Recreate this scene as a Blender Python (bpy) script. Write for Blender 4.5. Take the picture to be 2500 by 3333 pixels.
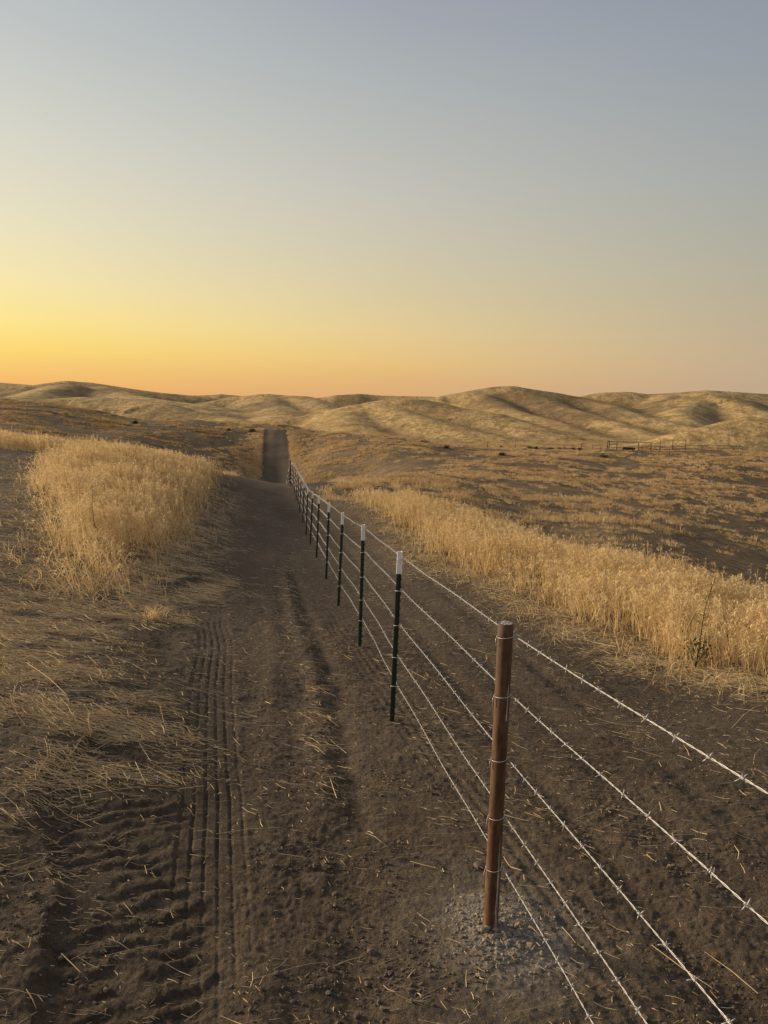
import bpy, math, random
import numpy as np
from mathutils import Vector, Matrix

for o in list(bpy.data.objects): bpy.data.objects.remove(o)
S = bpy.context.scene
rng = np.random.default_rng(7)
random.seed(7)
C = S.collection

# ------------------------------------------------------------------ camera
FPX = 2312.0                       # focal length in pixels of the 2500 x 3333 photograph
PITCH, ROLL = math.radians(8.75), math.radians(1.9)
CAMZ = 1.8                         # eye height above the ground underfoot; the maths below is relative to the eye
Fv = np.array([0, math.cos(PITCH), -math.sin(PITCH)])
R0 = np.array([1, 0, 0.]); U0 = np.array([0, math.sin(PITCH), math.cos(PITCH)])
Rv = math.cos(ROLL) * R0 + math.sin(ROLL) * U0
Uv = math.cos(ROLL) * U0 - math.sin(ROLL) * R0
cam = bpy.data.cameras.new('camera'); co = bpy.data.objects.new('camera', cam); C.objects.link(co)
co.matrix_world = Matrix(((Rv[0], Uv[0], -Fv[0], 0), (Rv[1], Uv[1], -Fv[1], 0), (Rv[2], Uv[2], -Fv[2], CAMZ), (0, 0, 0, 1)))
cam.sensor_fit = 'VERTICAL'; cam.sensor_height = 34.6; cam.sensor_width = 25.95
cam.lens = FPX / 3333 * 34.6
cam.clip_start = 0.05; cam.clip_end = 20000
S.camera = co
S.view_settings.view_transform = 'Standard'; S.view_settings.look = 'None'
S.view_settings.exposure = 0.5; S.view_settings.gamma = 1.0
S.cycles.max_bounces = 5; S.cycles.diffuse_bounces = 3; S.cycles.transparent_max_bounces = 4
S.cycles.use_denoising = True

# ------------------------------------------------------------------ sky and sun
SUN_AZ = math.radians(-68)         # left of the view axis
SUN_EL = math.radians(13)
sun_h = (math.sin(SUN_AZ), math.cos(SUN_AZ))

def lin(c):
    return [((v / 255 + 0.055) / 1.055) ** 2.4 if v > 10 else v / 255 / 12.92 for v in c]

W = bpy.data.worlds.new('World'); S.world = W; W.use_nodes = True
nt = W.node_tree; N = nt.nodes; L = nt.links; N.clear()
out = N.new('ShaderNodeOutputWorld'); bg = N.new('ShaderNodeBackground'); L.new(bg.outputs[0], out.inputs[0])
tc = N.new('ShaderNodeTexCoord'); sep = N.new('ShaderNodeSeparateXYZ'); L.new(tc.outputs['Generated'], sep.inputs[0])
def wm(op, a, b=None, c=None):
    n = N.new('ShaderNodeMath'); n.operation = op
    for i, v in enumerate((a, b, c)):
        if v is None: continue
        if isinstance(v, (int, float)): n.inputs[i].default_value = v
        else: L.new(v, n.inputs[i])
    return n.outputs[0]
el = wm('MULTIPLY', wm('ARCSINE', sep.outputs[2]), 2 / math.pi)          # 0 horizon, 1 zenith
hl = wm('SQRT', wm('ADD', wm('MULTIPLY', sep.outputs[0], sep.outputs[0]), wm('MULTIPLY', sep.outputs[1], sep.outputs[1])))
dt = wm('DIVIDE', wm('ADD', wm('MULTIPLY', sep.outputs[0], sun_h[0]), wm('MULTIPLY', sep.outputs[1], sun_h[1])), wm('MAXIMUM', hl, 1e-4))
ang = wm('DIVIDE', wm('ARCCOSINE', wm('MINIMUM', wm('MAXIMUM', dt, -1.0), 1.0)), math.pi)   # 0 towards the sun, 1 away
def ramp(stops):
    n = N.new('ShaderNodeValToRGB'); e = n.color_ramp.elements
    while len(e) < len(stops): e.new(0.5)
    for k, (deg, col) in enumerate(stops):
        e[k].position = max(0, min(1, deg / 90.0)); e[k].color = lin(col) + [1]
    L.new(el, n.inputs[0]); n.color_ramp.interpolation = 'LINEAR'
    return n.outputs[0]
zen = (146, 146, 152)
rA = ramp([(0, (246, 178, 102)), (1.6, (250, 202, 114)), (3.2, (255, 221, 121)), (4.8, (255, 231, 145)), (7.6, (249, 232, 176)), (11.7, (234, 226, 195)), (17, (216, 215, 202)), (23, (194, 198, 197)), (29, (179, 186, 190)), (45, (154, 162, 178)), (90, zen)])
rB = ramp([(0, (216, 168, 122)), (1.6, (225, 179, 120)), (3.4, (232, 195, 130)), (5.6, (228, 203, 149)), (8.5, (216, 201, 163)), (11.3, (207, 198, 173)), (15.4, (196, 193, 183)), (22, (175, 180, 180)), (29, (154, 158, 172)), (45, (140, 148, 168)), (90, zen)])
rC = ramp([(0, (186, 164, 142)), (2, (191, 167, 140)), (4, (193, 171, 143)), (6.8, (186, 173, 148)), (10.9, (175, 172, 157)), (16, (162, 166, 164)), (22, (149, 156, 163)), (29, (137, 144, 161)), (45, (132, 140, 160)), (90, zen)])
rD = ramp([(0, (176, 160, 156)), (2, (200, 178, 166)), (5, (226, 200, 182)), (10, (230, 210, 194)), (16, (214, 203, 194)), (22, (196, 191, 188)), (29, (176, 175, 180)), (45, (156, 156, 166)), (90, zen)])
def mixc(f0, f1, a, b):
    mr = N.new('ShaderNodeMapRange'); mr.interpolation_type = 'LINEAR'
    L.new(ang, mr.inputs[0]); mr.inputs[1].default_value = f0 / 180; mr.inputs[2].default_value = f1 / 180
    m = N.new('ShaderNodeMix'); m.data_type = 'RGBA'; L.new(mr.outputs[0], m.inputs[0]); L.new(a, m.inputs[6]); L.new(b, m.inputs[7])
    return m.outputs[2]
grad = mixc(98, 165, mixc(68, 97, mixc(38, 68, rA, rB), rC), rD)
# a little of the physical sky on top of the dusk gradient
sky = N.new('ShaderNodeTexSky'); sky.sky_type = 'NISHITA'; sky.sun_disc = False
sky.sun_elevation = SUN_EL; sky.sun_rotation = SUN_AZ; sky.dust_density = 3.0
sc = N.new('ShaderNodeMix'); sc.data_type = 'RGBA'; sc.blend_type = 'ADD'; sc.inputs[0].default_value = 0.0003
L.new(grad, sc.inputs[6]); L.new(sky.outputs[0], sc.inputs[7])
L.new(sc.outputs[2], bg.inputs[0]); bg.inputs[1].default_value = 0.707

sl = bpy.data.lights.new('sun', 'SUN'); sl.energy = 5.0; sl.angle = math.radians(15); sl.color = (1.0, 0.79, 0.54)
so = bpy.data.objects.new('sun', sl); C.objects.link(so)
sd = Vector((sun_h[0] * math.cos(SUN_EL), sun_h[1] * math.cos(SUN_EL), math.sin(SUN_EL)))
so.rotation_euler = sd.to_track_quat('Z', 'Y').to_euler(); so.location = sd * 100

# ------------------------------------------------------------------ helpers
def P(u, v, d):                    # a pixel of the photograph at an axial depth (eye at the origin)
    return d * (Fv + (u - 1250) / FPX * Rv - (v - 1666.5) / FPX * Uv)
def proj(X):
    X = np.asarray(X, float); d = X @ Fv
    return 1250 + FPX * (X @ Rv) / d, 1666.5 - FPX * (X @ Uv) / d, d

_perm = np.random.default_rng(3).permutation(256); _perm = np.concatenate([_perm, _perm, _perm])
_ga = np.linspace(0, 2 * math.pi, 256, endpoint=False); _gx, _gy = np.cos(_ga), np.sin(_ga)
def noise(x, y, seed=0):           # gradient noise, about -0.7 .. 0.7
    x = np.asarray(x, float) + seed * 17.31; y = np.asarray(y, float) + seed * 9.77
    xi = np.floor(x).astype(int); yi = np.floor(y).astype(int); xf = x - xi; yf = y - yi
    xi &= 255; yi &= 255
    u = xf * xf * xf * (xf * (xf * 6 - 15) + 10); v = yf * yf * yf * (yf * (yf * 6 - 15) + 10)
    def g(a, b, dx, dy):
        h = _perm[_perm[(xi + a) & 255] + ((yi + b) & 255)]
        return _gx[h] * dx + _gy[h] * dy
    n00 = g(0, 0, xf, yf); n10 = g(1, 0, xf - 1, yf); n01 = g(0, 1, xf, yf - 1); n11 = g(1, 1, xf - 1, yf - 1)
    a = n00 + u * (n10 - n00); b = n01 + u * (n11 - n01)
    return a + v * (b - a)
def fbm(x, y, seed=0, o=4, gain=.5):
    s = 0; a = 1
    for k in range(o):
        s = s + a * noise(x * 2 ** k, y * 2 ** k, seed + k); a *= gain
    return s
def sstep(a, b, x):
    t = np.clip((x - a) / (b - a), 0, 1); return t * t * (3 - 2 * t)

def tag(o, label=None, cat=None, group=None, kind=None):
    if label: o['label'] = label
    if cat: o['category'] = cat
    if group: o['group'] = group
    if kind: o['kind'] = kind
    return o
def link(name, me, mat=None, parent=None):
    o = bpy.data.objects.new(name, me); C.objects.link(o)
    if mat: me.materials.append(mat)
    if parent: o.parent = parent
    return o
def mesh_np(name, V, Q=None, T=None, smooth=True, attrs=None):
    me = bpy.data.meshes.new(name)
    V = np.ascontiguousarray(V, dtype=np.float32).reshape(-1, 3)
    Q = np.zeros((0, 4), int) if Q is None else np.asarray(Q).reshape(-1, 4)
    T = np.zeros((0, 3), int) if T is None else np.asarray(T).reshape(-1, 3)
    me.vertices.add(len(V)); me.vertices.foreach_set('co', V.ravel())
    me.loops.add(Q.size + T.size); me.polygons.add(len(Q) + len(T))
    me.loops.foreach_set('vertex_index', np.concatenate([Q.ravel(), T.ravel()]).astype(np.int32))
    st = np.concatenate([np.arange(len(Q)) * 4, Q.size + np.arange(len(T)) * 3]).astype(np.int32)
    me.polygons.foreach_set('loop_start', st)
    me.polygons.foreach_set('use_smooth', np.full(len(Q) + len(T), smooth))
    for k, a in (attrs or {}).items():
        a = np.asarray(a, dtype=np.float32)
        if a.ndim == 1:
            at = me.attributes.new(k, 'FLOAT', 'POINT'); at.data.foreach_set('value', a)
        else:
            at = me.attributes.new(k, 'FLOAT_COLOR', 'POINT'); at.data.foreach_set('color', a.ravel())
    me.update(calc_edges=True); me.validate()
    return me
Z = np.array([0, 0, CAMZ])

class MB:                          # small mesh collector
    def __init__(s): s.v = []; s.f = []
    def add(s, V, F):
        n = len(s.v); s.v += [tuple(map(float, p)) for p in V]; s.f += [tuple(i + n for i in q) for q in F]; return s
    def tube(s, pts, rad, k=8, cap=True):
        pts = [Vector(p) for p in pts]; n = len(pts)
        rad = [rad] * n if not hasattr(rad, '__len__') else rad
        V = []; F = []; up = None
        for i, p in enumerate(pts):
            t = (pts[min(i + 1, n - 1)] - pts[max(i - 1, 0)]).normalized()
            if up is None:
                up = Vector((0, 0, 1)) if abs(t.z) < .9 else Vector((1, 0, 0))
            a = t.cross(up).normalized(); b = a.cross(t).normalized(); up = b
            for j in range(k):
                w = 2 * math.pi * j / k
                V.append(p + (a * math.cos(w) + b * math.sin(w)) * rad[i])
        for i in range(n - 1):
            for j in range(k):
                F.append((i * k + j, i * k + (j + 1) % k, (i + 1) * k + (j + 1) % k, (i + 1) * k + j))
        if cap:
            F.append(tuple(range(k))[::-1]); F.append(tuple((n - 1) * k + j for j in range(k)))
        return s.add(V, F)
    def box(s, lo, hi):
        x0, y0, z0 = lo; x1, y1, z1 = hi
        return s.add([(x0, y0, z0), (x1, y0, z0), (x1, y1, z0), (x0, y1, z0), (x0, y0, z1), (x1, y0, z1), (x1, y1, z1), (x0, y1, z1)],
                     [(3, 2, 1, 0), (4, 5, 6, 7), (0, 1, 5, 4), (1, 2, 6, 5), (2, 3, 7, 6), (3, 0, 4, 7)])
    def mesh(s, name, smooth=True):
        me = bpy.data.meshes.new(name); me.from_pydata(s.v, [], s.f); me.update()
        me.polygons.foreach_set('use_smooth', [smooth] * len(me.polygons))
        return me
    def build(s, name, mat, parent=None, smooth=True):
        return link(name, s.mesh(name, smooth), mat, parent)
def empty(name, loc):
    o = bpy.data.objects.new(name, None); o.empty_display_size = .2; o.location = loc; C.objects.link(o); return o

# ------------------------------------------------------------------ terrain shape
FH = 1.3                            # T-post height above ground
TP = [(1308, 1795, 1281, 2350, 5.3), (1187, 1707, 1175, 2105, 7.44), (1119, 1668, 1104.5, 1972.5, 9.75), (1074, 1635, 1064, 1884, 11.95),
      (1041.5, 1613, 1032, 1815, 14.75), (1020, 1600, 1011.6, 1771.5, 17.4), (1003.5, 1584, 998, 1741, 19.6), (992, 1569, 987, 1703, 22.4),
      (982, 1550, 976.5, 1670.5, 24.9), (974, 1537, 971, 1642.5, 28.2), (969.3, 1525, 964.8, 1628, 30.4), (962.5, 1513, 960.3, 1605.5, 33.0),
      (958, 1508, 954.6, 1593, 35.8), (953.3, 1502, 949.7, 1583.6, 38.4), (949, 1501, 946, 1580, 41.0)]
HID = [(944.5, 1501, 43.7), (941.8, 1516.5, 46.3), (938.5, 1528, 48.8), (935.2, 1546, 51.5), (932, 1564, 54.2)]   # tops; feet below the crest
posts = []
for (ut, vt, ub, vb, d) in TP:
    b = P(ub, vb, d); t = b + np.array([0, 0, FH])
    u1, v1, d1 = proj(t); t2 = P(ut, v1, d1 * 1.0)       # lean as in the photograph
    posts.append((b, t2 - b))
for (ut, vt, d) in HID:
    t = P(ut, vt, d); posts.append((t - np.array([0, 0, FH]), np.array([0.03, 0, FH])))
BROWN = P(1596, 3031, 2.88)
cps = [tuple(b) for b, _ in posts] + [tuple(BROWN)]
def cz(u, z, v):                   # control point from a pixel and a height below the eye
    ray = P(u, v, 1.0); k = z / ray[2]; return tuple(ray * k)
def cd(u, v, d): return tuple(P(u, v, d))
cps += [(0.85, 0.2, -1.8), (-.3, -.3, -1.8), (-2.5, 0, -1.78), (3.2, .2, -1.95), (-4.5, -3, -1.75), (4.5, -3, -2.0), (0, -6, -1.7), (-12, -10, -1.7), (12, -10, -2.6), (0, -25, -2), (-30, -25, -2), (30, -25, -5),
        (-1.5, 2.3, -2.0), (-2.9, 4.2, -2.08), (-.9, 4.6, -2.28), (2.3, 3.2, -2.2), (4.2, 3.5, -2.3)]
cps += [cz(0, -2.12, 1780), cz(300, -2.3, 1950), cz(0, -2.0, 2300), cz(633, -2.78, 1741), cz(711, -3.2, 1620), cz(735, -3.5, 1545), cz(820, -4.6, 1562),
        cd(440, 1515, 25.), cd(84, 1530, 20.), cd(0, 1462, 24.), cd(0, 1451, 30.), cd(200, 1470, 32.), cd(640, 1528, 31.),
        cz(2500, -2.5, 2250), cz(2150, -2.6, 2180), cz(1657, -2.75, 1974), cz(1240, -3.25, 1760),
        cd(2500, 2028, 10.), cd(2000, 1905, 12.), cd(1500, 1712, 20.), cd(1080, 1629, 27.), cd(1300, 1655, 24.)]
cps += [(8.5, 12.5, -4.3), (7.0, 16.0, -4.6), (6.0, 24, -5.3), (1.5, 33, -5.4), (11, 20, -6.2), (17, 24, -7.6), (8, 33, -6.6), (14, 8, -5.0), (20, 10, -7), (30, 5, -9),
        cd(2500, 1850, 38), cd(2000, 1760, 36), cd(1500, 1635, 45), cd(2500, 1700, 62), cd(2500, 1560, 95), cd(2000, 1600, 68), cd(2000, 1500, 105),
        cd(1500, 1550, 66), cd(1500, 1482, 98), cd(1230, 1505, 88), cd(1230, 1560, 66), cd(1010, 1490, 104), cd(1010, 1545, 90), cd(1080, 1580, 62),
        cd(898, 1560, 97), cd(898, 1480, 108), cd(898, 1397, 123), (-7, 66, -10.2), (-10, 62, -8.6), (-16, 50, -6.2), (-3, 72, -9.6), (-11, 82, -11.6),
        cd(0, 1405, 66), cd(0, 1345, 92), cd(0, 1281, 142), cd(330, 1334, 134), cd(330, 1400, 99), cd(440, 1445, 86), cd(620, 1367, 128), cd(740, 1505, 95), cd(740, 1450, 108), cd(820, 1535, 96), cd(820, 1460, 110), cd(600, 1450, 100), (-21, 72, -8.6),
        (-14, 40, -3.8), (-22, 45, -3.0), cd(1100, 1412, 121), cd(1250, 1420, 119), cd(1500, 1452, 116), cd(1750, 1464, 114), cd(2000, 1473, 114), cd(2300, 1476, 116), cd(2500, 1482, 118),
        cd(1100, 1416, 140), cd(1500, 1449, 140), cd(2000, 1462, 140), cd(2500, 1464, 142), (-55, 170, -9), (-10, 160, -9), (-90, 130, -1.5), (-60, 60, -2), (-40, 20, -2), (90, 100, -8), (70, 40, -10), (95, 140, -7)]
CP = np.array(cps)
def _U(r2): return np.where(r2 > 0, r2 * np.log(np.maximum(r2, 1e-12)), 0) * .5
def _warp(x, y):                   # compress distance so that near and far control points carry like weight
    r = np.hypot(x, y + 2.0); k = np.log1p(r / 3.0) / np.maximum(r, 1e-6)
    return x * k, (y + 2.0) * k
_wx, _wy = _warp(CP[:, 0], CP[:, 1]); n = len(CP)
K = _U((_wx[:, None] - _wx) ** 2 + (_wy[:, None] - _wy) ** 2) + np.eye(n) * 2e-3
A = np.zeros((n + 3, n + 3)); A[:n, :n] = K; A[:n, n] = 1; A[:n, n + 1] = _wx; A[:n, n + 2] = _wy
A[n, :n] = 1; A[n + 1, :n] = _wx; A[n + 2, :n] = _wy
# heights are fitted as slope-like values (height below eye over distance) and multiplied back
_sc = np.hypot(CP[:, 0], CP[:, 1] + 2.0) + 4.0
SOL = np.linalg.solve(A, np.concatenate([CP[:, 2] / _sc, [0, 0, 0]]))
def tps(x, y):
    x = np.asarray(x, float); y = np.asarray(y, float); sh = x.shape; x = x.ravel(); y = y.ravel(); o = np.empty(x.size)
    for i in range(0, x.size, 60000):
        a, b = _warp(x[i:i + 60000], y[i:i + 60000])
        k = _U((a[:, None] - _wx) ** 2 + (b[:, None] - _wy) ** 2)
        o[i:i + 60000] = (k @ SOL[:n] + SOL[n] + SOL[n + 1] * a + SOL[n + 2] * b) * (np.hypot(x[i:i + 60000], y[i:i + 60000] + 2) + 4.0)
    return o.reshape(sh)

# far hills: ridge lines traced with their distances; every hill falls away on both sides of its crest
RIDGES = [  # slope, rounding width, [(u, v, depth)...]
    (.30, 40, [(-700, 1270, 640), (-300, 1262, 620), (0, 1245, 600), (113, 1254, 590), (211, 1239, 600), (301, 1246, 610), (414, 1263, 620), (527, 1278, 630), (680, 1293, 650), (900, 1330, 660)]),
    (.26, 26, [(211, 1250, 560), (150, 1275, 500), (60, 1292, 450), (-100, 1300, 420)]),
    (.26, 26, [(330, 1258, 590), (420, 1285, 520), (520, 1302, 470), (700, 1322, 420), (860, 1362, 380)]),
    (.25, 24, [(110, 1300, 420), (260, 1292, 430), (467, 1300, 420), (600, 1315, 400), (700, 1340, 370)]),
    (.26, 20, [(250, 1345, 300), (347, 1325, 300), (452, 1307, 305), (527, 1313, 300), (603, 1334, 290), (750, 1360, 270), (860, 1380, 250)]),
    (.25, 30, [(560, 1288, 900), (655, 1287, 900), (723, 1283, 900), (800, 1290, 900), (1000, 1300, 900)]),
    (.28, 26, [(600, 1330, 440), (670, 1310, 480), (768, 1291, 500), (866, 1284, 500), (980, 1289, 490), (1040, 1310, 440), (1100, 1345, 380)]),
    (.28, 26, [(866, 1284, 500), (900, 1310, 440), (930, 1340, 380), (920, 1370, 330)]),
    (.28, 30, [(1020, 1296, 560), (1100, 1286, 560), (1175, 1282, 560), (1250, 1288, 560), (1400, 1291, 550)]),
    (.27, 20, [(860, 1385, 270), (912, 1371, 280), (1055, 1339, 290), (1168, 1318, 290), (1250, 1303, 290), (1325, 1297, 290), (1400, 1304, 280), (1480, 1326, 265), (1589, 1344, 250), (1702, 1379, 228), (1800, 1412, 205), (1900, 1446, 186)]),
    (.30, 16, [(1250, 1310, 285), (1330, 1345, 250), (1420, 1370, 225), (1520, 1395, 205), (1620, 1425, 190), (1720, 1450, 178)]),
    (.30, 14, [(1168, 1322, 285), (1160, 1360, 240), (1180, 1395, 205), (1230, 1415, 185)]),
    (.27, 24, [(1380, 1300, 420), (1431, 1290, 420), (1536, 1272, 425), (1612, 1259, 430), (1672, 1257, 430), (1740, 1268, 435), (1838, 1284, 440), (1930, 1300, 440)]),
    (.34, 16, [(1536, 1274, 420), (1600, 1300, 385), (1680, 1336, 330), (1777, 1368, 285), (1880, 1405, 245), (1985, 1440, 215)]),
    (.34, 16, [(1660, 1262, 425), (1740, 1290, 395), (1823, 1322, 350), (1966, 1369, 295), (2050, 1396, 265), (2160, 1428, 235)]),
    (.30, 18, [(1800, 1282, 435), (1880, 1298, 420), (1966, 1315, 390), (2079, 1350, 345), (2222, 1385, 310), (2320, 1405, 290)]),
    (.27, 26, [(1860, 1296, 540), (1951, 1278, 540), (2041, 1275, 540), (2109, 1283, 540), (2192, 1279, 530), (2297, 1270, 520), (2380, 1275, 520), (2500, 1283, 520), (2700, 1275, 520), (3000, 1290, 520)]),
    (.32, 16, [(2180, 1284, 520), (2170, 1305, 470), (2125, 1350, 400)]),
    (.30, 20, [(2240, 1292, 430), (2300, 1285, 430), (2400, 1300, 410), (2490, 1336, 370), (2600, 1370, 330)]),
    (.30, 16, [(2260, 1296, 425), (2230, 1330, 380), (2250, 1370, 330)]),
    (.33, 16, [(2060, 1452, 176), (2117, 1433, 178), (2192, 1407, 180), (2305, 1380, 182), (2395, 1358, 184), (2500, 1342, 186), (2700, 1320, 190), (3000, 1340, 190)]),
    (.26, 40, [(-900, 1290, 300), (-500, 1282, 320), (-250, 1300, 330), (-50, 1330, 330)]),
]
_rid = []
for k_, w_, pts in RIDGES:
    q = np.array([P(u, v, d) for u, v, d in pts])
    _rid.append((k_, w_, q))
def hills(x, y):
    sh = x.shape; x = x.ravel(); y = y.ravel()
    az = np.arctan2(x, np.maximum(y, 1e-3))
    wob = 6 * noise(x / 90, y / 90, 5)
    xx = x + wob; yy = y + 6 * noise(x / 90, y / 90, 8)
    acc = np.full(x.size, 0.0); ref = -9.5 + 1.5 * np.clip(az, -1, 1) - .012 * np.clip(np.hypot(x, y) - 200, 0, 4000)
    kk = 1.6
    acc = np.exp(np.clip(ref * kk, -60, 60))
    for k_, w_, q in _rid:
        bd = np.full(x.size, 1e9); bz = np.zeros(x.size)
        for i in range(len(q) - 1):
            a, b = q[i], q[i + 1]; dx, dy = b[0] - a[0], b[1] - a[1]; l2 = dx * dx + dy * dy
            t = np.clip(((xx - a[0]) * dx + (yy - a[1]) * dy) / l2, 0, 1)
            dd = np.hypot(xx - a[0] - t * dx, yy - a[1] - t * dy)
            m = dd < bd; bd = np.where(m, dd, bd); bz = np.where(m, a[2] + t * (b[2] - a[2]), bz)
        w_ = w_ * .60; h = bz - k_ * 1.45 * (np.sqrt(bd * bd + w_ * w_) - w_)
        acc = acc + np.exp(np.clip(h * kk, -60, 60))
    z = np.log(acc) / kk
    r = np.hypot(x, y)
    z = z + .22 * fbm(x / 14, y / 14, 21, 3) + .16 * fbm(x / 3.0, y / 3.0, 31, 2)
    far = sstep(1100, 1800, r); z = z * (1 - far) + (-32) * far
    return z.reshape(sh)
def height(x, y, fine=False):
    x = np.asarray(x, float); y = np.asarray(y, float)
    dep = np.hypot(x, y); w = sstep(136, 172, dep)
    zt = tps(np.where(w < 1, x, 0), np.where(w < 1, y, 1)); zh = zt.copy()
    m = w > 0
    if m.any(): zh[m] = hills(x[m], y[m])
    z = zt * (1 - w) + zh * w
    mid = sstep(25, 50, dep) * (1 - w)
    z = z + mid * (.22 * fbm(x / 6, y / 6, 41, 3))
    if fine: z = z + relief(x, y)
    return z
def ray_ground(u, v, dmax=170):
    r = P(u, v, 1.0); ds = np.exp(np.linspace(math.log(1.6), math.log(dmax), 900))
    pz = ds * r[2] - height(ds * r[0], ds * r[1])
    i = int(np.argmax(pz < 0)) if (pz < 0).any() else len(ds) - 1
    if i > 0:
        a = pz[i - 1] / (pz[i - 1] - pz[i] + 1e-9); d = ds[i - 1] + a * (ds[i] - ds[i - 1])
    else: d = ds[0]
    return r * d
def gpoly(pts): return np.array([ray_ground(u, v)[:2] for u, v in pts])
def inpoly(x, y, poly):
    x = np.asarray(x); y = np.asarray(y); c = np.zeros(x.shape, bool); j = len(poly) - 1
    for i in range(len(poly)):
        xi, yi = poly[i]; xj, yj = poly[j]
        if yi != yj:
            c ^= ((yi > y) != (yj > y)) & (x < (xj - xi) * (y - yi) / (yj - yi) + xi)
        j = i
    return c
def polyline(x, y, q):             # arclength along, signed sideways distance (right of travel positive), distance
    bd = np.full(x.shape, 1e9); bs = np.zeros(x.shape); bl = np.zeros(x.shape); s0 = 0
    for i in range(len(q) - 1):
        a, b = q[i], q[i + 1]; d = b - a; l = np.hypot(*d)
        t = ((x - a[0]) * d[0] + (y - a[1]) * d[1]) / l; tc_ = np.clip(t, 0, l)
        ex, ey = x - a[0] - tc_ * d[0] / l, y - a[1] - tc_ * d[1] / l; dd = np.hypot(ex, ey)
        lat = ((x - a[0]) * d[1] - (y - a[1]) * d[0]) / l
        m = dd < bd; bd = np.where(m, dd, bd); bs = np.where(m, s0 + tc_, bs); bl = np.where(m, np.sign(lat) * dd, bl); s0 += l
    return bs, bl, bd, s0

# lines on the ground, read off the photograph and laid on the terrain
TRK = gpoly([(676, 3333), (684, 2900), (690, 2600), (688, 2400), (690, 2220), (705, 2100), (690, 2030), (700, 1960)])
LUG = gpoly([(360, 3333), (400, 3000), (390, 2750), (380, 2560)])
LIP = gpoly([(110, 3333), (150, 3150), (195, 2900), (180, 2720), (120, 2640), (160, 2520), (260, 2440)])
BRM = gpoly([(1110, 2760), (1085, 2600), (1060, 2450), (1045, 2250), (1005, 2080), (955, 1960), (930, 1860)])
FEN = np.array([BROWN[:2] - (posts[0][0][:2] - BROWN[:2])] + [BROWN[:2]] + [b[:2] for b, _ in posts])
GR_NEAR = gpoly([(2700, 2300), (2500, 2243), (2344, 2205), (2163, 2182), (2060, 2130), (1910, 2062), (1830, 2020), (1753, 1983), (1681, 1941), (1590, 1899), (1500, 1869), (1400, 1834), (1342, 1800), (1324, 1747), (1252, 1722), (1227, 1668), (1136, 1635), (1085, 1625)])
GR_POLY = np.concatenate([GR_NEAR, [[-2.6, 27.5], [-1.5, 29.0], [1.5, 25.5], [3.4, 20.5], [4.6, 15.0], [5.6, 12.4], [7.2, 10.5], [8.2, 6.5]]])
GL_EDGE = gpoly([(735, 1545), (711, 1620), (675, 1681), (633, 1741), (585, 1790), (520, 1830), (470, 1870), (422, 1916), (320, 1946), (259, 1922), (199, 1892), (133, 1838), (142, 1783), (121, 1681), (96, 1614), (84, 1530), (140, 1496), (218, 1481), (100, 1470), (0, 1460)])
GL_POLY = np.concatenate([GL_EDGE, [[-22, 24.5], [-24, 31.5], [-16, 33.0], [-10.5, 33.0], [-7.4, 32.0]]])
ROAD = np.array([P(850, 1562, 97)[:2], P(948, 1562, 97)[:2], P(936, 1393, 123.5)[:2], P(858, 1393, 123.5)[:2]])
ROAD_LOW = np.array([ROAD[0], [-13.0, 80], [-9.2, 56], [-6.4, 40], [-2.6, 40], [-5.0, 56], [-8.2, 80], ROAD[1]])
TRACK = np.concatenate([gpoly([(330, 3333), (420, 2900), (470, 2500), (520, 2300), (560, 2080), (640, 1900), (700, 1760), (745, 1640), (770, 1570)]), [[-8.2, 38], [-9.4, 46], [-5.2, 46], [-3.0, 36], [-1.9, 28]], GR_NEAR[::-1] + np.array([-.35, -.1]), [[2.2, 1.0], [-1.0, 1.0]]])

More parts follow.
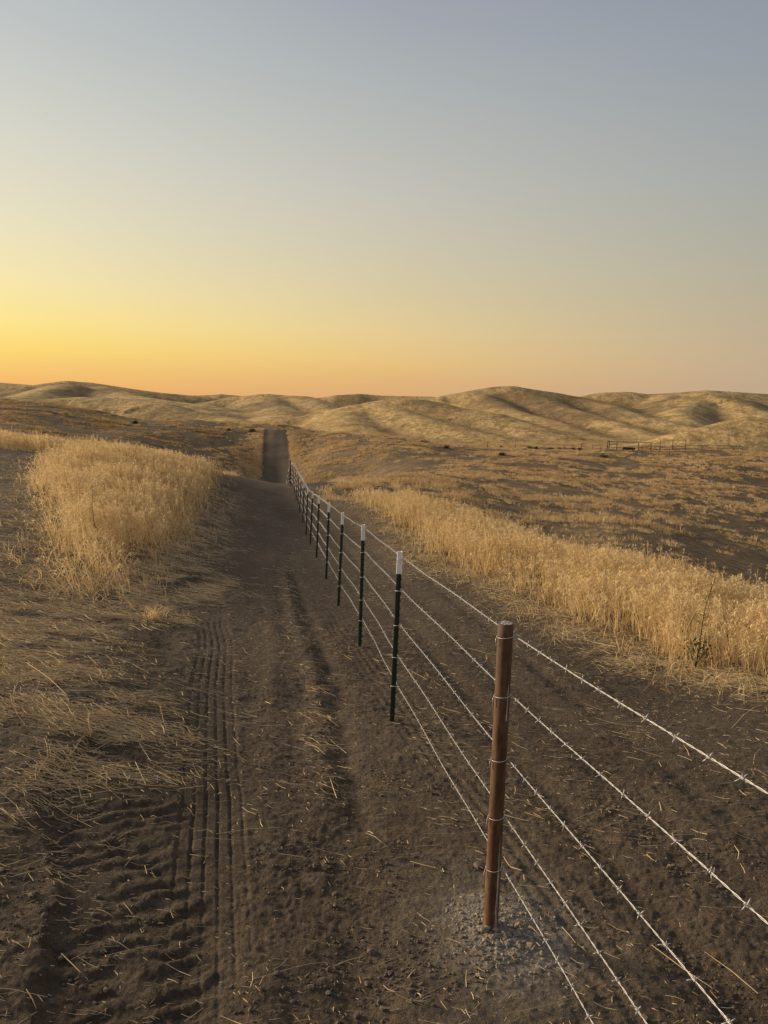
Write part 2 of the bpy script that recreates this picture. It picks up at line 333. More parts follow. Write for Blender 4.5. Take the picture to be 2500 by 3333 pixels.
def relief(x, y):
    r = np.hypot(x, y); near = 1 - sstep(22, 40, r)
    z = np.zeros_like(x); m = near > 0
    X, Y = x[m], y[m]; q = np.zeros_like(X)
    u_, v_, _d = proj(np.stack([X, Y, -2.2 - .07 * Y], -1))
    # broken, tilled surface; crumbs lie across the line of travel
    rough = .6 + .8 * np.clip(fbm(X / 1.3, Y / 1.3, 50, 2) + .3, 0, 1.2)
    q += .78 * rough * (.014 * fbm(X / .17, Y / .14, 51, 4, .6) + .013 * np.abs(fbm(X / .06, Y / .05, 55, 3, .6)) + .016 * fbm(X / .9, Y / .7, 58, 2))
    q += .012 * np.clip(noise(X / .09, Y / .06, 61) - .25, 0, 1) * np.clip(rough, 0, 1.3)
    # grooved tyre track
    s, l, d, tot = polyline(X, Y, TRK); w = np.clip(1 - np.abs(l) / .17, 0, 1) ** .3 * (np.abs(l) < .17) * sstep(0, .25, tot - s) * (.35 + .65 * sstep(-.2, .2, noise(s / .9, l * 0 + 3, 70) + .15)) * (.3 + .7 * sstep(.3, 1.3, s))
    lw = l + .008 * noise(s / .5, l * 0, 66)
    q = q * (1 - .8 * w) - .011 * w * (1 - np.clip(np.abs(((lw / .062) % 1) - .5) * 7 - .2, 0, 1)) * (.5 + 1.2 * np.clip(noise(s / .25, l / .06, 68) + .4, 0, 1)) - .006 * w
    # second, fainter track of the same vehicle
    l2 = l - 1.45 - .06 * noise(s / 2., l * 0, 67); w2 = (np.abs(l2) < .2) * np.clip(1 - np.abs(l2) / .2, 0, 1) ** .4 * .7
    q = q - w2 * (.008 + .004 * np.cos(l2 / .07 * 2 * math.pi))
    # lug marks of a big tyre
    s, l, d, tot = polyline(X, Y, LUG)
    w = sstep(.40, .22, np.abs(l - .02 + .08 * noise(s / .2, l * 0, 71))) * sstep(0, .3, tot - s) * sstep(-.35, .15, noise(s / .35, l / .3, 74))
    ph = (s - .25 * l + .06 * noise(s / .22, l / .16, 72) + .03 * noise(s / .08, l / .07, 76)) / .105
    q = q * (1 - .1 * w) - w * (.002 + .012 * (np.clip(.5 + .9 * np.sin(2 * math.pi * ph), 0, 1) - .3) * (1 + 1.2 * noise(l / .10, s / .10, 73)))
    # lip of packed straw and soil left of it
    s, l, d, tot = polyline(X, Y, LIP)
    l = l + .05 * noise(s / .16, l / .3, 75)
    q += .024 * sstep(.025, -.03, l) * sstep(-.9, -.15, l) * (d < .9) - .006 * sstep(.0, .05, l) * sstep(.35, .1, l)
    # berm between the wheel lines
    s, l, d, tot = polyline(X, Y, BRM); l = l + .05 * noise(s / .35, l * 0, 77); e = sstep(0, .4, tot - s) * sstep(0, .4, s)
    q += e * (.022 * np.exp(-((l + .05) / .10) ** 2) - .017 * (1 + .8 * noise(s / .3, l / .2, 78)) * np.exp(-((l - .12) / .09) ** 2)) + e * .010 * np.exp(-(l / .25) ** 2) * fbm(X / .09, Y / .09, 82, 2)
    # long furrows beside the fence
    s, l, d, tot = polyline(X, Y, FEN)
    for off, dep, wd in ((.75, .03, .10), (1.25, .022, .13), (1.7, .025, .09), (-.55, .018, .12), (-.9, -.02, .10), (-1.9, .015, .12)):
        ll = l - off - .06 * noise(s / 1.7, l * 0 + off, 79)
        q -= dep * np.exp(-(ll / wd) ** 2) * (.6 + .8 * noise(s / 1.1, l * 0 + off, 80))
    bx, by = X - BROWN[0], Y - BROWN[1]
    q += .025 * np.exp(-(bx * bx + by * by) / .05)
    z[m] = q * near[m]
    return z

# ------------------------------------------------------------------ materials
def mat(name):
    m = bpy.data.materials.new(name); m.use_nodes = True; t = m.node_tree
    b = t.nodes['Principled BSDF']; return m, t, b
def nd(t, typ, **kw):
    n = t.nodes.new(typ)
    for k, v in kw.items():
        if k in n.bl_rna.properties.keys(): setattr(n, k, v)
        else: n.inputs[k.replace('_', ' ')].default_value = v
    return n
def cramp(t, src, stops, interp='LINEAR'):
    n = t.nodes.new('ShaderNodeValToRGB'); e = n.color_ramp.elements
    while len(e) < len(stops): e.new(.5)
    for k, (p, c) in enumerate(stops):
        e[k].position = p; e[k].color = (c, c, c, 1) if isinstance(c, (int, float)) else tuple(c) + (1,)
    t.links.new(src, n.inputs[0]); n.color_ramp.interpolation = interp; return n.outputs[0]
def tmix(t, f, a, b, blend='MIX'):
    n = t.nodes.new('ShaderNodeMix'); n.data_type = 'RGBA'; n.blend_type = blend
    for i, v in ((0, f), (6, a), (7, b)):
        if hasattr(v, 'links'): t.links.new(v, n.inputs[i])
        else: n.inputs[i].default_value = v if i == 0 else tuple(v) + (1,)
    return n.outputs[2]
def tnoise(t, scale, detail=5, rough=.6, vec=None, dist=0):
    n = t.nodes.new('ShaderNodeTexNoise'); n.inputs['Scale'].default_value = scale; n.inputs['Detail'].default_value = detail
    n.inputs['Roughness'].default_value = rough; n.inputs['Distortion'].default_value = dist
    if vec is not None: t.links.new(vec, n.inputs['Vector'])
    return n.outputs[0]
def tmap(t, sc_, rot=(0, 0, 0)):
    g = t.nodes.new('ShaderNodeNewGeometry'); m = t.nodes.new('ShaderNodeMapping')
    m.inputs['Scale'].default_value = sc_; m.inputs['Rotation'].default_value = rot; t.links.new(g.outputs['Position'], m.inputs['Vector']); return m.outputs[0]
def tattr(t, name):
    n = t.nodes.new('ShaderNodeAttribute'); n.attribute_name = name; return n
def bump(t, b, h, strength, dist):
    n = t.nodes.new('ShaderNodeBump'); n.inputs['Strength'].default_value = strength; n.inputs['Distance'].default_value = dist
    t.links.new(h, n.inputs['Height']); t.links.new(n.outputs[0], b.inputs['Normal']); return n

# soil with straw mat, concrete dust and dry thatch by zone
M_soil, t, b = mat('soil')
pos = tmap(t, (1, 1, 1)); cross = tmap(t, (1, 2.6, 1))
zone = tattr(t, 'zone'); zs = t.nodes.new('ShaderNodeSeparateColor'); t.links.new(zone.outputs['Color'], zs.inputs[0])
n1 = tnoise(t, .8, 6, .6, pos); n2 = tnoise(t, 14, 6, .7, pos); n3 = tnoise(t, 55, 5, .7, pos)
soil = tmix(t, cramp(t, n1, [(.35, 0.), (.7, 1.)]), (.034, .026, .018), (.078, .060, .043))
soil = tmix(t, cramp(t, n2, [(.36, 0.), (.72, .8)]), soil, (.135, .100, .066))
soil = tmix(t, cramp(t, n3, [(.32, .75), (.50, 0.)]), soil, (.020, .015, .011))
soil = tmix(t, zone.outputs['Alpha'], soil, tmix(t, cramp(t, n2, [(.3, 0.), (.7, 1.)]), (.112, .084, .058), (.185, .140, .096)))
fib = tnoise(t, 40, 4, .7, tmap(t, (1, 3.2, 1), (0, 0, .25)))
straw = tmix(t, cramp(t, fib, [(.42, 0.), (.58, 1.)]), (.064, .046, .026), (.26, .190, .105))
col = tmix(t, cramp(t, zs.outputs[0], [(.0, 0.), (1., .85)]), soil, straw)
thn = tnoise(t, .45, 6, .7, tmap(t, (1, 1.5, 1))); thn2 = tnoise(t, 3.0, 6, .7, pos)
thatch = tmix(t, cramp(t, thn, [(.46, 0.), (.66, 1.)]), (.078, .053, .030), (.17, .118, .062))
thatch = tmix(t, cramp(t, thn2, [(.45, 0.), (.62, .6)]), thatch, (.28, .195, .10))
col = tmix(t, zs.outputs[1], col, thatch)
dust = tmix(t, cramp(t, tnoise(t, 60, 4, .7, pos), [(.35, 0.), (.65, 1.)]), (.14, .12, .095), (.33, .29, .24))
col = tmix(t, zs.outputs[2], col, dust)
t.links.new(col, b.inputs['Base Color']); b.inputs['Roughness'].default_value = .95; b.inputs['Specular IOR Level'].default_value = .15
hmix = tmix(t, .45, n2, n3); bump(t, b, hmix, 1.0, .035)

# golden hillsides
M_hill, t, b = mat('hill_grass')
pos = tmap(t, (1, 1, 1)); 
a1 = tnoise(t, .012, 6, .6, pos, .6); a2 = tnoise(t, .16, 6, .7, tmap(t, (1, .5, 1))); a3 = tnoise(t, .55, 5, .75, pos)
slope = t.nodes.new('ShaderNodeNewGeometry')
col = tmix(t, cramp(t, a1, [(.38, 0.), (.66, 1.)]), (.45, .315, .135), (.64, .455, .205))
col = tmix(t, cramp(t, a2, [(.38, .75), (.54, 0.)]), col, (.19, .132, .064))
col = tmix(t, cramp(t, a3, [(.40, .65), (.58, 0.)]), col, (.15, .105, .055))
scrub_shade = tattr(t, 'scrub_shade')
col = tmix(t, scrub_shade.outputs['Fac'], col, (.120, .084, .048))  # dark vegetation plus shade painted into the hollows and folds
t.links.new(col, b.inputs['Base Color']); b.inputs['Roughness'].default_value = .95; b.inputs['Specular IOR Level'].default_value = .1
bump(t, b, tmix(t, .5, a2, a3), 1.0, 1.8)

def grass_mat(name, c0, c1, c2, transl=.35):
    m = bpy.data.materials.new(name); m.use_nodes = True; t = m.node_tree; t.nodes.clear()
    o = t.nodes.new('ShaderNodeOutputMaterial'); d = t.nodes.new('ShaderNodeBsdfDiffuse'); tr = t.nodes.new('ShaderNodeBsdfTranslucent')
    mx = t.nodes.new('ShaderNodeMixShader'); mx.inputs[0].default_value = transl
    a = tattr(t, 'tint'); c = cramp(t, a.outputs['Fac'], [(0, c0), (.5, c1), (1, c2)])
    t.links.new(c, d.inputs[0]); t.links.new(c, tr.inputs[0]); t.links.new(d.outputs[0], mx.inputs[1]); t.links.new(tr.outputs[0], mx.inputs[2]); t.links.new(mx.outputs[0], o.inputs[0])
    return m
M_grass = grass_mat('dry_grass', (.40, .27, .12), (.64, .465, .235), (.78, .63, .365))
M_tuft = grass_mat('tuft_grass', (.36, .245, .12), (.57, .405, .21), (.70, .53, .31))
M_hgr = grass_mat('hillside_blades', (.32, .225, .09), (.47, .335, .145), (.58, .43, .21))
M_straw = grass_mat('straw', (.30, .21, .108), (.54, .41, .228), (.75, .61, .39), .1)
M_leaf = grass_mat('weed_leaf', (.030, .040, .018), (.055, .065, .028), (.10, .095, .045), .2)
M_shrub = grass_mat('shrub_leaf', (.032, .029, .019), (.05, .043, .028), (.08, .066, .04), .1)

def simple(name, colr, rough=.6, metal=0., var=.15, scale=30):
    m, t, b = mat(name); n = tnoise(t, scale, 5, .6, tmap(t, (1, 1, 1)))
    c = tmix(t, cramp(t, n, [(.3, 0.), (.7, 1.)]), [v * (1 - var) for v in colr], [min(1, v * (1 + var)) for v in colr])
    t.links.new(c, b.inputs['Base Color']); b.inputs['Roughness'].default_value = rough; b.inputs['Metallic'].default_value = metal
    return m
M_green = simple('dark_green_paint', (.012, .032, .021), .45, 0, .3, 25)
M_white = simple('white_paint', (.84, .81, .79), .6, 0, .08, 40)
M_galv = simple('galvanised_wire', (.43, .42, .40), .5, .4, .12, 60)
M_tie = simple('tie_wire', (.62, .57, .50), .45, .5, .1, 60)
M_conc = simple('concrete', (.33, .31, .28), .95, 0, .4, 90)
M_rock = simple('rubble', (.21, .175, .13), .95, 0, .35, 45)
M_clod = simple('soil_clod', (.085, .063, .045), .97, 0, .35, 30)
M_rustpipe = simple('dark_rusted_pipe', (.075, .052, .038), .8, .1, .3, 3)
M_drip = simple('dried_cement', (.36, .33, .30), .9, 0, .15, 60)
# rusty steel post
M_rust, t, b = mat('rusty_steel')
n1 = tnoise(t, 11, 6, .7, tmap(t, (1, 1, .14))); n2 = tnoise(t, 34, 5, .7, tmap(t, (1, 1, .35))); n3 = tnoise(t, 3, 3, .5, tmap(t, (1, 1, .8)))
c = tmix(t, cramp(t, n1, [(.34, 0.), (.66, 1.)]), (.082, .045, .025), (.150, .080, .040))
c = tmix(t, cramp(t, n2, [(.42, .85), (.58, 0.)]), c, (.060, .030, .016))
g = t.nodes.new('ShaderNodeNewGeometry'); sx = t.nodes.new('ShaderNodeSeparateXYZ'); t.links.new(g.outputs['Position'], sx.inputs[0])
mr = t.nodes.new('ShaderNodeMapRange'); mr.inputs[1].default_value = .55; mr.inputs[2].default_value = 1.05; t.links.new(sx.outputs[2], mr.inputs[0])
ag = t.nodes.new('ShaderNodeMath'); ag.operation = 'MULTIPLY'; t.links.new(mr.outputs[0], ag.inputs[0]); t.links.new(cramp(t, n3, [(.3, .25), (.6, .8)]), ag.inputs[1])
c = tmix(t, ag.outputs[0], c, (.088, .062, .043))      # greyer, weathered upper end
t.links.new(c, b.inputs['Base Color']); b.inputs['Roughness'].default_value = .8; b.inputs['Metallic'].default_value = 0; b.inputs['Specular IOR Level'].default_value = .25
bump(t, b, n2, .5, .003)

# ------------------------------------------------------------------ ground sheet
def az_cols(fine, lim):
    a = np.arange(-lim, lim + 1e-9, fine); c = np.arange(lim + .06, 2 * math.pi - lim - .03, .06)
    return np.concatenate([a, c])
def polar(az, rad):
    Aa, Rr = np.meshgrid(az, rad); return Rr * np.sin(Aa), Rr * np.cos(Aa)
def polar_faces(na, nr):
    i = np.arange(nr - 1)[:, None] * na; j = np.arange(na)[None]; j2 = (j + 1) % na
    return np.stack([i + j, i + j2, i + na + j2, i + na + j], -1).reshape(-1, 4)
az = az_cols(.0019, .78)
rad = [.35, .8, 1.2, 1.5]
while rad[-1] < 152: rad.append(rad[-1] + max(.0075, .0045 * rad[-1]) if rad[-1] > 1.5 else rad[-1] + .05)
rad = np.array(rad)
GX, GY = polar(az, rad)
GZ = height(GX, GY)
GZ = GZ + relief(GX, GY)
V = np.stack([GX, GY, GZ + CAMZ], -1).reshape(-1, 3)
V = np.concatenate([V, [[0, 0, float(height(np.array([0.]), np.array([0.]))[0]) + CAMZ]]])
Fq = polar_faces(len(az), len(rad)); nA = len(az)
cen = np.stack([np.full(nA, len(V) - 1), (np.arange(nA) + 1) % nA, np.arange(nA)], -1)
# colour zones: r straw mat, g thatch (uncleared grassland), b concrete dust
X, Y = V[:, 0], V[:, 1]; rr = np.hypot(X, Y)
jx, jy = X + .35 * noise(X / 1.1, Y / 1.6, 141), Y + .5 * noise(X / 1.3, Y / 1.3, 142); far_ = np.where(rr > 60, .2, np.clip(rr / 90, .15, .8))
jx, jy = X + (jx - X) * far_, Y + (jy - Y) * far_
in_tr = inpoly(X, Y, TRACK); in_rd = inpoly(jx, jy, ROAD) | inpoly(jx, jy, ROAD_LOW)
STRAW_ZONES = [gpoly(p) for p in (
    [(-200, 1800), (150, 1860), (330, 1960), (640, 1850), (760, 1900), (700, 1970), (560, 2000), (330, 2060), (280, 2200), (420, 2330), (600, 2390), (420, 2500), (250, 2620), (170, 2560), (130, 2330), (-200, 2300)],
    [(-100, 2650), (150, 2700), (190, 2760), (160, 3000), (120, 3200), (90, 3400), (-200, 3400)],
    [(440, 1870), (660, 1720), (730, 1600), (800, 1600), (760, 1720), (700, 1850), (620, 1960)],
    [(-200, 1480), (60, 1480), (90, 1560), (110, 1800), (-200, 1880)])]
def straw_density(x, y):
    d = np.zeros(x.shape); nz = fbm(x / .5, y / .35, 90, 3)
    w = (.95, .30, .6, .45)
    for k, z in zip(w, STRAW_ZONES):
        a = sum(inpoly(x + .18 * ox + .5 * noise(x / .7, y / .7, 91), y + .28 * oy + .6 * noise(x / .7, y / .7, 92), z) for ox, oy in ((1, 0), (-1, 0), (0, 1), (0, -1), (2, 1), (-2, -1), (1, -2), (-1, 2))) / 8.0
        d = np.maximum(d, a * k)
    _, l, dd, _ = polyline(x, y, GR_NEAR); d = np.maximum(d, .55 * sstep(.75, .05, dd))
    _, l, dd, _ = polyline(x, y, GL_EDGE[1:]); d = np.maximum(d, .6 * sstep(1.1, .1, dd))
    _, l, dd, _ = polyline(x, y, BRM); d = np.maximum(d, .09 * sstep(.2, .02, np.abs(l + .05)))
    return np.clip(d * (1 + 2.4 * nz), 0, 1) * (.18 + .82 * sstep(2.8, 4.6, np.hypot(x, y)))
zone = np.zeros((len(V), 4))
nr_ = rr < 45
sd_ = np.zeros(len(V)); sd_[nr_] = straw_density(X[nr_], Y[nr_]); zone[:, 0] = sd_
th = sstep(24, 34, rr) * ~in_tr * ~in_rd
out_r = inpoly(X, Y, GR_POLY) | inpoly(X, Y, GL_POLY)
zone[:, 1] = np.clip(th + .7 * out_r + .12 * in_rd * sstep(70, 85, rr) + .14 * in_tr * sstep(8, 30, rr), 0, 1)
bx, by = X - BROWN[0] - .06, Y - BROWN[1] + .02; rb = np.hypot(bx, by * .8) + .10 * fbm(X / .12, Y / .12, 95, 3)
zone[:, 2] = sstep(.36, .08, rb) * .9 + .14 * sstep(.7, .3, rb) * (1 - sstep(.36, .08, rb))
pk = np.clip(.55 + .9 * fbm(X / 1.6, Y / 4.0, 143, 3), 0, 1)
_, lf, _, _ = polyline(X, Y, FEN)
zone[:, 3] = np.clip(.55 * in_rd * sstep(70, 85, rr) * (.72 + .28 * np.cos(polyline(X, Y, np.array([(ROAD[0] + ROAD[1]) / 2, (ROAD[3] + ROAD[2]) / 2]))[1] / 1.7 * 2 * math.pi + math.pi)) + in_tr * (.30 + .45 * sstep(7, 16, rr)) * pk * sstep(2.2, 4.5, rr) * .8, 0, 1)   # packed, paler dust where vehicles run
fc = V[Fq].mean(1); ftr = inpoly(fc[:, 0], fc[:, 1], TRACK) | in_rd[Fq[:, 0]]
def sub(Fs, tri=None):
    used = np.unique(np.concatenate([Fs.ravel(), tri.ravel()]) if tri is not None else Fs); mp = np.full(len(V), -1); mp[used] = np.arange(len(used))
    return V[used], mp[Fs], (mp[tri] if tri is not None else None), zone[used]
v_, f_, t_, z_ = sub(Fq[~ftr], cen); o = link('ground', mesh_np('ground', v_, f_, t_, attrs={'zone': z_}), M_soil)
tag(o, 'dark brown ground strewn with straw and dry thatch, sloping away to a valley', kind='structure')
v_, f_, t_, z_ = sub(Fq[ftr]); o = link('dirt_track', mesh_np('dirt_track', v_, f_, attrs={'zone': z_}), M_soil)
tag(o, 'bare graded dirt track beside the wire fence with tyre marks, climbing the far slope', kind='structure')
# hills
az2 = az_cols(.0019, .72); rad2 = [149.0]
while rad2[-1] < 1150: rad2.append(rad2[-1] * 1.0052)
while rad2[-1] < 9000: rad2.append(rad2[-1] * 1.08)
rad2 = np.array(rad2)
HX, HY = polar(az2, rad2); HZ = height(HX, HY); HZ[0] -= .3
V2 = np.stack([HX, HY, HZ + CAMZ], -1)
def boxb(a, n, ax):
    a = np.concatenate([np.take(a, [0] * n, ax), a, np.take(a, [-1] * n, ax)], ax); c = np.cumsum(a, ax)
    return (np.take(c, range(2 * n, c.shape[ax]), ax) - np.take(c, range(0, c.shape[ax] - 2 * n), ax)) / (2 * n)
hb = boxb(boxb(boxb(boxb(HZ, 16, 0), 14, 1), 16, 0), 14, 1)               # hollows painted darker, to deepen the shading of the folds
scr_shade = sstep(.25, 2.2, hb - HZ + .05 + .5 * fbm(HX / 24, HY / 24, 97, 4)) * .92
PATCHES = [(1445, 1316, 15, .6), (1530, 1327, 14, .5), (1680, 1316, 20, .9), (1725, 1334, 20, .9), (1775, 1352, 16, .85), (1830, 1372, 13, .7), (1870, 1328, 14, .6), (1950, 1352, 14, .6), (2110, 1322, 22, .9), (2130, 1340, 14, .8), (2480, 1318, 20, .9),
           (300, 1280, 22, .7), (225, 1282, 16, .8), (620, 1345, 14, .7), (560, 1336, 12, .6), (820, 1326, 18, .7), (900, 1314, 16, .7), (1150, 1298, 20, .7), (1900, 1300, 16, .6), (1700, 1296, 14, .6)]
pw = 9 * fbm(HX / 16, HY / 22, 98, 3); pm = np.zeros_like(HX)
for u_, v_p, rad_, am_ in PATCHES:                     # dark vegetation patches, with painted shade of the slopes turned from the sun
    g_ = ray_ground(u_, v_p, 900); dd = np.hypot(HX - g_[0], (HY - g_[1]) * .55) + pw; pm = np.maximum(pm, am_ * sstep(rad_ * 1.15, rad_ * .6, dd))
scr_shade = np.clip(np.maximum(scr_shade * .55, pm * (.8 + .5 * fbm(HX / 5, HY / 5, 99, 2))), 0, .95)
o = link('hills', mesh_np('hills', V2.reshape(-1, 3), polar_faces(len(az2), len(rad2)), attrs={'scrub_shade': scr_shade.ravel()}), M_hill)
tag(o, 'rolling golden grass hills with folded spurs under the dusk sky', kind='structure')

# ------------------------------------------------------------------ blades
def ground_z(x, y): return height(x, y, True) + CAMZ
def blades(base, h, ldir, lean, w, face, K=3, tip=.25, droop=0.):
    n = len(base); t = np.linspace(0, 1, K + 1)[None, :, None]
    up = np.zeros((n, 1, 3)); up[..., 2] = 1
    d = np.stack([np.cos(ldir), np.sin(ldir), 0 * ldir], -1)[:, None]
    hh = np.broadcast_to(np.asarray(h, float).reshape(-1, 1, 1), (n, 1, 1)); ll = np.broadcast_to(np.asarray(lean, float).reshape(-1, 1, 1), (n, 1, 1))
    c = base[:, None] + up * hh * (t - droop * t ** 3) + d * hh * ll * t ** 1.8
    s = np.stack([np.cos(face), np.sin(face), 0 * face], -1)[:, None]
    ww = np.asarray(w, float).reshape(-1, 1, 1) * (1 - (1 - tip) * t)
    V = np.stack([c - s * ww / 2, c + s * ww / 2], 2)              # n, K+1, 2, 3
    i = (np.arange(n) * (K + 1) * 2)[:, None] + (np.arange(K) * 2)[None]
    F = np.stack([i, i + 1, i + 3, i + 2], -1).reshape(-1, 4)
    return V.reshape(-1, 3), F, c[:, -1], (K + 1) * 2
class Stuff:
    def __init__(s): s.V = []; s.F = []; s.T = []; s.n = 0
    def add(s, V, F, tint, per):
        s.V.append(V); s.F.append(F + s.n); s.n += len(V); s.T.append(np.repeat(tint, per))
    def build(s, name, mat, label, cat='dry grass'):
        o = link(name, mesh_np(name, np.concatenate(s.V), np.concatenate(s.F), smooth=False, attrs={'tint': np.clip(np.concatenate(s.T), 0, 1)}), mat)
        return tag(o, label, cat, kind='stuff')
def sample_poly(poly, n):
    lo, hi = poly.min(0), poly.max(0); p = rng.uniform(lo, hi, (n, 2)); return p[inpoly(p[:, 0], p[:, 1], poly)]
def tall_grass(poly, name, label, edge, dens0, hmul=1.0):
    st = Stuff(); lo, hi = poly.min(0), poly.max(0); area = np.prod(hi - lo)
    p = sample_poly(poly, int(area * dens0)); r = np.hypot(p[:, 0], p[:, 1])
    p = p[rng.random(len(p)) < np.clip((7.5 / np.maximum(r, 5)) ** 1.35, 0, 1)]
    x, y = p[:, 0], p[:, 1]; r = np.hypot(x, y)
    _, _, de, _ = polyline(x, y, edge)
    cl = fbm(x / .8, y / .8, 101, 3)
    keep = (rng.random(len(x)) < sstep(-.05, .75, de + .55 * fbm(x / .5, y / .5, 103, 3)) * np.clip(.7 + 1.3 * cl + sstep(1.2, 2.5, de), .06, 1))
    x, y, r, de, cl = x[keep], y[keep], r[keep], de[keep], cl[keep]; n = len(x)
    base = np.stack([x, y, ground_z(x, y) - .01], -1)
    h = .90 * hmul * (.40 + .26 * rng.random(n) + .22 * fbm(x / 1.3, y / 1.3, 105, 2) + .14 * cl) * (.6 + .4 * sstep(0, .7, de))
    h = h * np.where(rng.random(n) < .06, 1.3, 1.0)
    out_dir = rng.uniform(0, 2 * math.pi, n)
    lean = np.abs(rng.normal(.25, .16, n)) + .5 * sstep(.5, 0, de) * rng.random(n)
    wind = 3.0 + 1.2 * noise(x / 2, y / 2, 107) * 3
    ldir = np.where(rng.random(n) < .55, wind, out_dir)
    face = np.arctan2(-x, y) + rng.normal(0, .7, n)
    w = .0028 + .00042 * r; w = w * rng.uniform(.7, 1.4, n)
    tint = .46 + .21 * rng.normal(0, 1, n) + .35 * fbm(x / 1.2, y / 1.2, 109, 3)
    v, f, tipp, per = blades(base, h, ldir, lean, w, face, 4, .35); st.add(v, f, tint, per)
    # nodding seed heads
    for k in range(6):
        m = rng.random(n) < .85; q = tipp[m] + rng.normal(0, .006, (m.sum(), 3)) - np.stack([0 * x[m], 0 * x[m], rng.uniform(0, .16, m.sum())], -1)
        hl = rng.uniform(.04, .09, m.sum()); v, f, _, per = blades(q, hl, ldir[m] + rng.normal(0, .9, m.sum()), rng.uniform(.5, 1.4, m.sum()), (.004 + .0006 * r[m]) * rng.uniform(.7, 1.5, m.sum()), rng.uniform(0, 6.3, m.sum()), 2, .2, 1.1)
        st.add(v, f, tint[m] + rng.normal(.16, .08, m.sum()), per)
    # low leaves and thatch between the stems
    m = rng.random(n) < .7; k = m.sum()
    v, f, _, per = blades(base[m], h[m] * rng.uniform(.3, .75, k), rng.uniform(0, 6.3, k), rng.uniform(.3, 1.2, k), w[m] * 1.5, rng.uniform(0, 6.3, k), 3, .2, .25); st.add(v, f, tint[m] - .14, per)
    # flattened and arching stems spilling out along the near edge
    q = np.concatenate([edge[i] + (edge[i + 1] - edge[i]) * rng.random((70, 1)) for i in range(len(edge) - 1)]) + rng.normal(0, .28, (70 * (len(edge) - 1), 2))
    x, y = q[:, 0], q[:, 1]; k = len(q); r = np.hypot(x, y); base = np.stack([x, y, ground_z(x, y)], -1)
    h = rng.uniform(.06, .42, k); ln_ = rng.uniform(.25, .8, k); v, f, tp_, per = blades(base, h, np.where(rng.random(k) < .6, math.pi + rng.normal(0, .9, k), rng.uniform(0, 6.3, k)), ln_ / h, .003 + .0004 * r, rng.uniform(0, 6.3, k), 5, .4, .92)
    st.add(v, f, rng.normal(.6, .15, k), per)
    st.build(name, M_grass, label)
    return n
n1_ = tall_grass(GR_POLY, 'tall_grass', 'tall golden dry grass in a long strip right of the fence', GR_NEAR, 620)
n2_ = tall_grass(GL_POLY, 'tall_grass', 'tall golden dry grass in the patch left of the dirt track', GL_EDGE, 620)
print('stems', n1_, n2_)

def lone_tuft(u, v, label, n=120):
    g_ = ray_ground(u, v); z = float(ground_z(np.array([g_[0]]), np.array([g_[1]]))[0])
    b0 = np.concatenate([rng.normal(0, .05, (n, 2)), np.zeros((n, 1))], 1)
    v_, f_, _, per = blades(b0, rng.uniform(.08, .26, n), rng.uniform(0, 6.3, n), rng.uniform(.3, 1.8, n), np.full(n, .005), rng.uniform(0, 6.3, n), 3, .3, .4)
    o = link('grass_tuft', mesh_np('grass_tuft', v_, f_, smooth=False, attrs={'tint': np.repeat(np.clip(rng.normal(.7, .2, n), 0, 1), per)}), M_grass); o.location = (g_[0], g_[1], z)
    tag(o, label, 'grass tuft')
lone_tuft(500, 2015, 'small pale grass tuft standing alone below the tip of the left grass patch')
def tufts(name, x, y, hgt, nb, wk, matl, label, spread, tintf):
    st = Stuff(); n = len(x); r = np.hypot(x, y)
    rep = np.repeat(np.arange(n), nb); k = len(rep); a = rng.uniform(0, 6.3, k); q = np.sqrt(rng.random(k)) * spread[rep]
    bx, by = x[rep] + q * np.cos(a), y[rep] + q * np.sin(a)
    base = np.stack([bx, by, height(bx, by) + CAMZ - .03], -1)
    h = hgt[rep] * rng.uniform(.45, 1.1, k) * (1 - .35 * (q / spread[rep]) ** 2)
    v, f, _, per = blades(base, h, a + rng.normal(0, .6, k), rng.uniform(.2, 1.0, k), wk * r[rep] * rng.uniform(.6, 1.4, k), np.arctan2(-bx, by) + rng.normal(0, .6, k), 2, .3, .2)
    st.add(v, f, tintf[rep] + rng.normal(0, .12, k), per); return st.build(name, matl, label)
# tufts in clumps on the middle slopes
def wedge(n_, r0, r1, a0=-.66, a1=.66):
    q = np.sqrt(rng.uniform(r0 ** 2, r1 ** 2, n_)); a = rng.uniform(a0, a1, n_); return q * np.sin(a), q * np.cos(a)
cx_, cy_ = wedge(17000, 25, 150)
den = fbm(cx_ / 9, cy_ / 9, 111, 4, .6) + .25 * noise(cx_ / 28, cy_ / 28, 112) - .15 * ((cx_ < -26) & (np.hypot(cx_, cy_) > 70))
k_ = rng.random(len(cx_)) < sstep(-.35, .40, den); cx_, cy_, den = cx_[k_], cy_[k_], den[k_]
per_ = 6; csz = rng.uniform(.35, .95, len(cx_)) * (1 + .4 * den)
off = rng.normal(0, 1, (len(cx_), per_, 2)) * csz[:, None, None] * np.array([.62, .5]); q_ = np.hypot(off[..., 0], off[..., 1]) / csz[:, None]
tx, ty = (cx_[:, None] + off[..., 0]).ravel(), (cy_[:, None] + off[..., 1]).ravel()
th_ = (np.clip(.62 - .30 * q_, .14, 1) * rng.uniform(.6, 1.05, q_.shape) * np.clip(csz[:, None] * 1.1, .5, 1.1) * (1.3 - .3 * sstep(50, 80, np.hypot(cx_, cy_)))[:, None]).ravel(); tt_ = np.repeat(rng.normal(0, .12, len(cx_)), per_)
ex, ey = wedge(11000, 25, 150); e_ = rng.random(len(ex)) < sstep(-.3, .5, fbm(ex / 9, ey / 9, 111, 4, .6)); ex, ey = ex[e_], ey[e_]
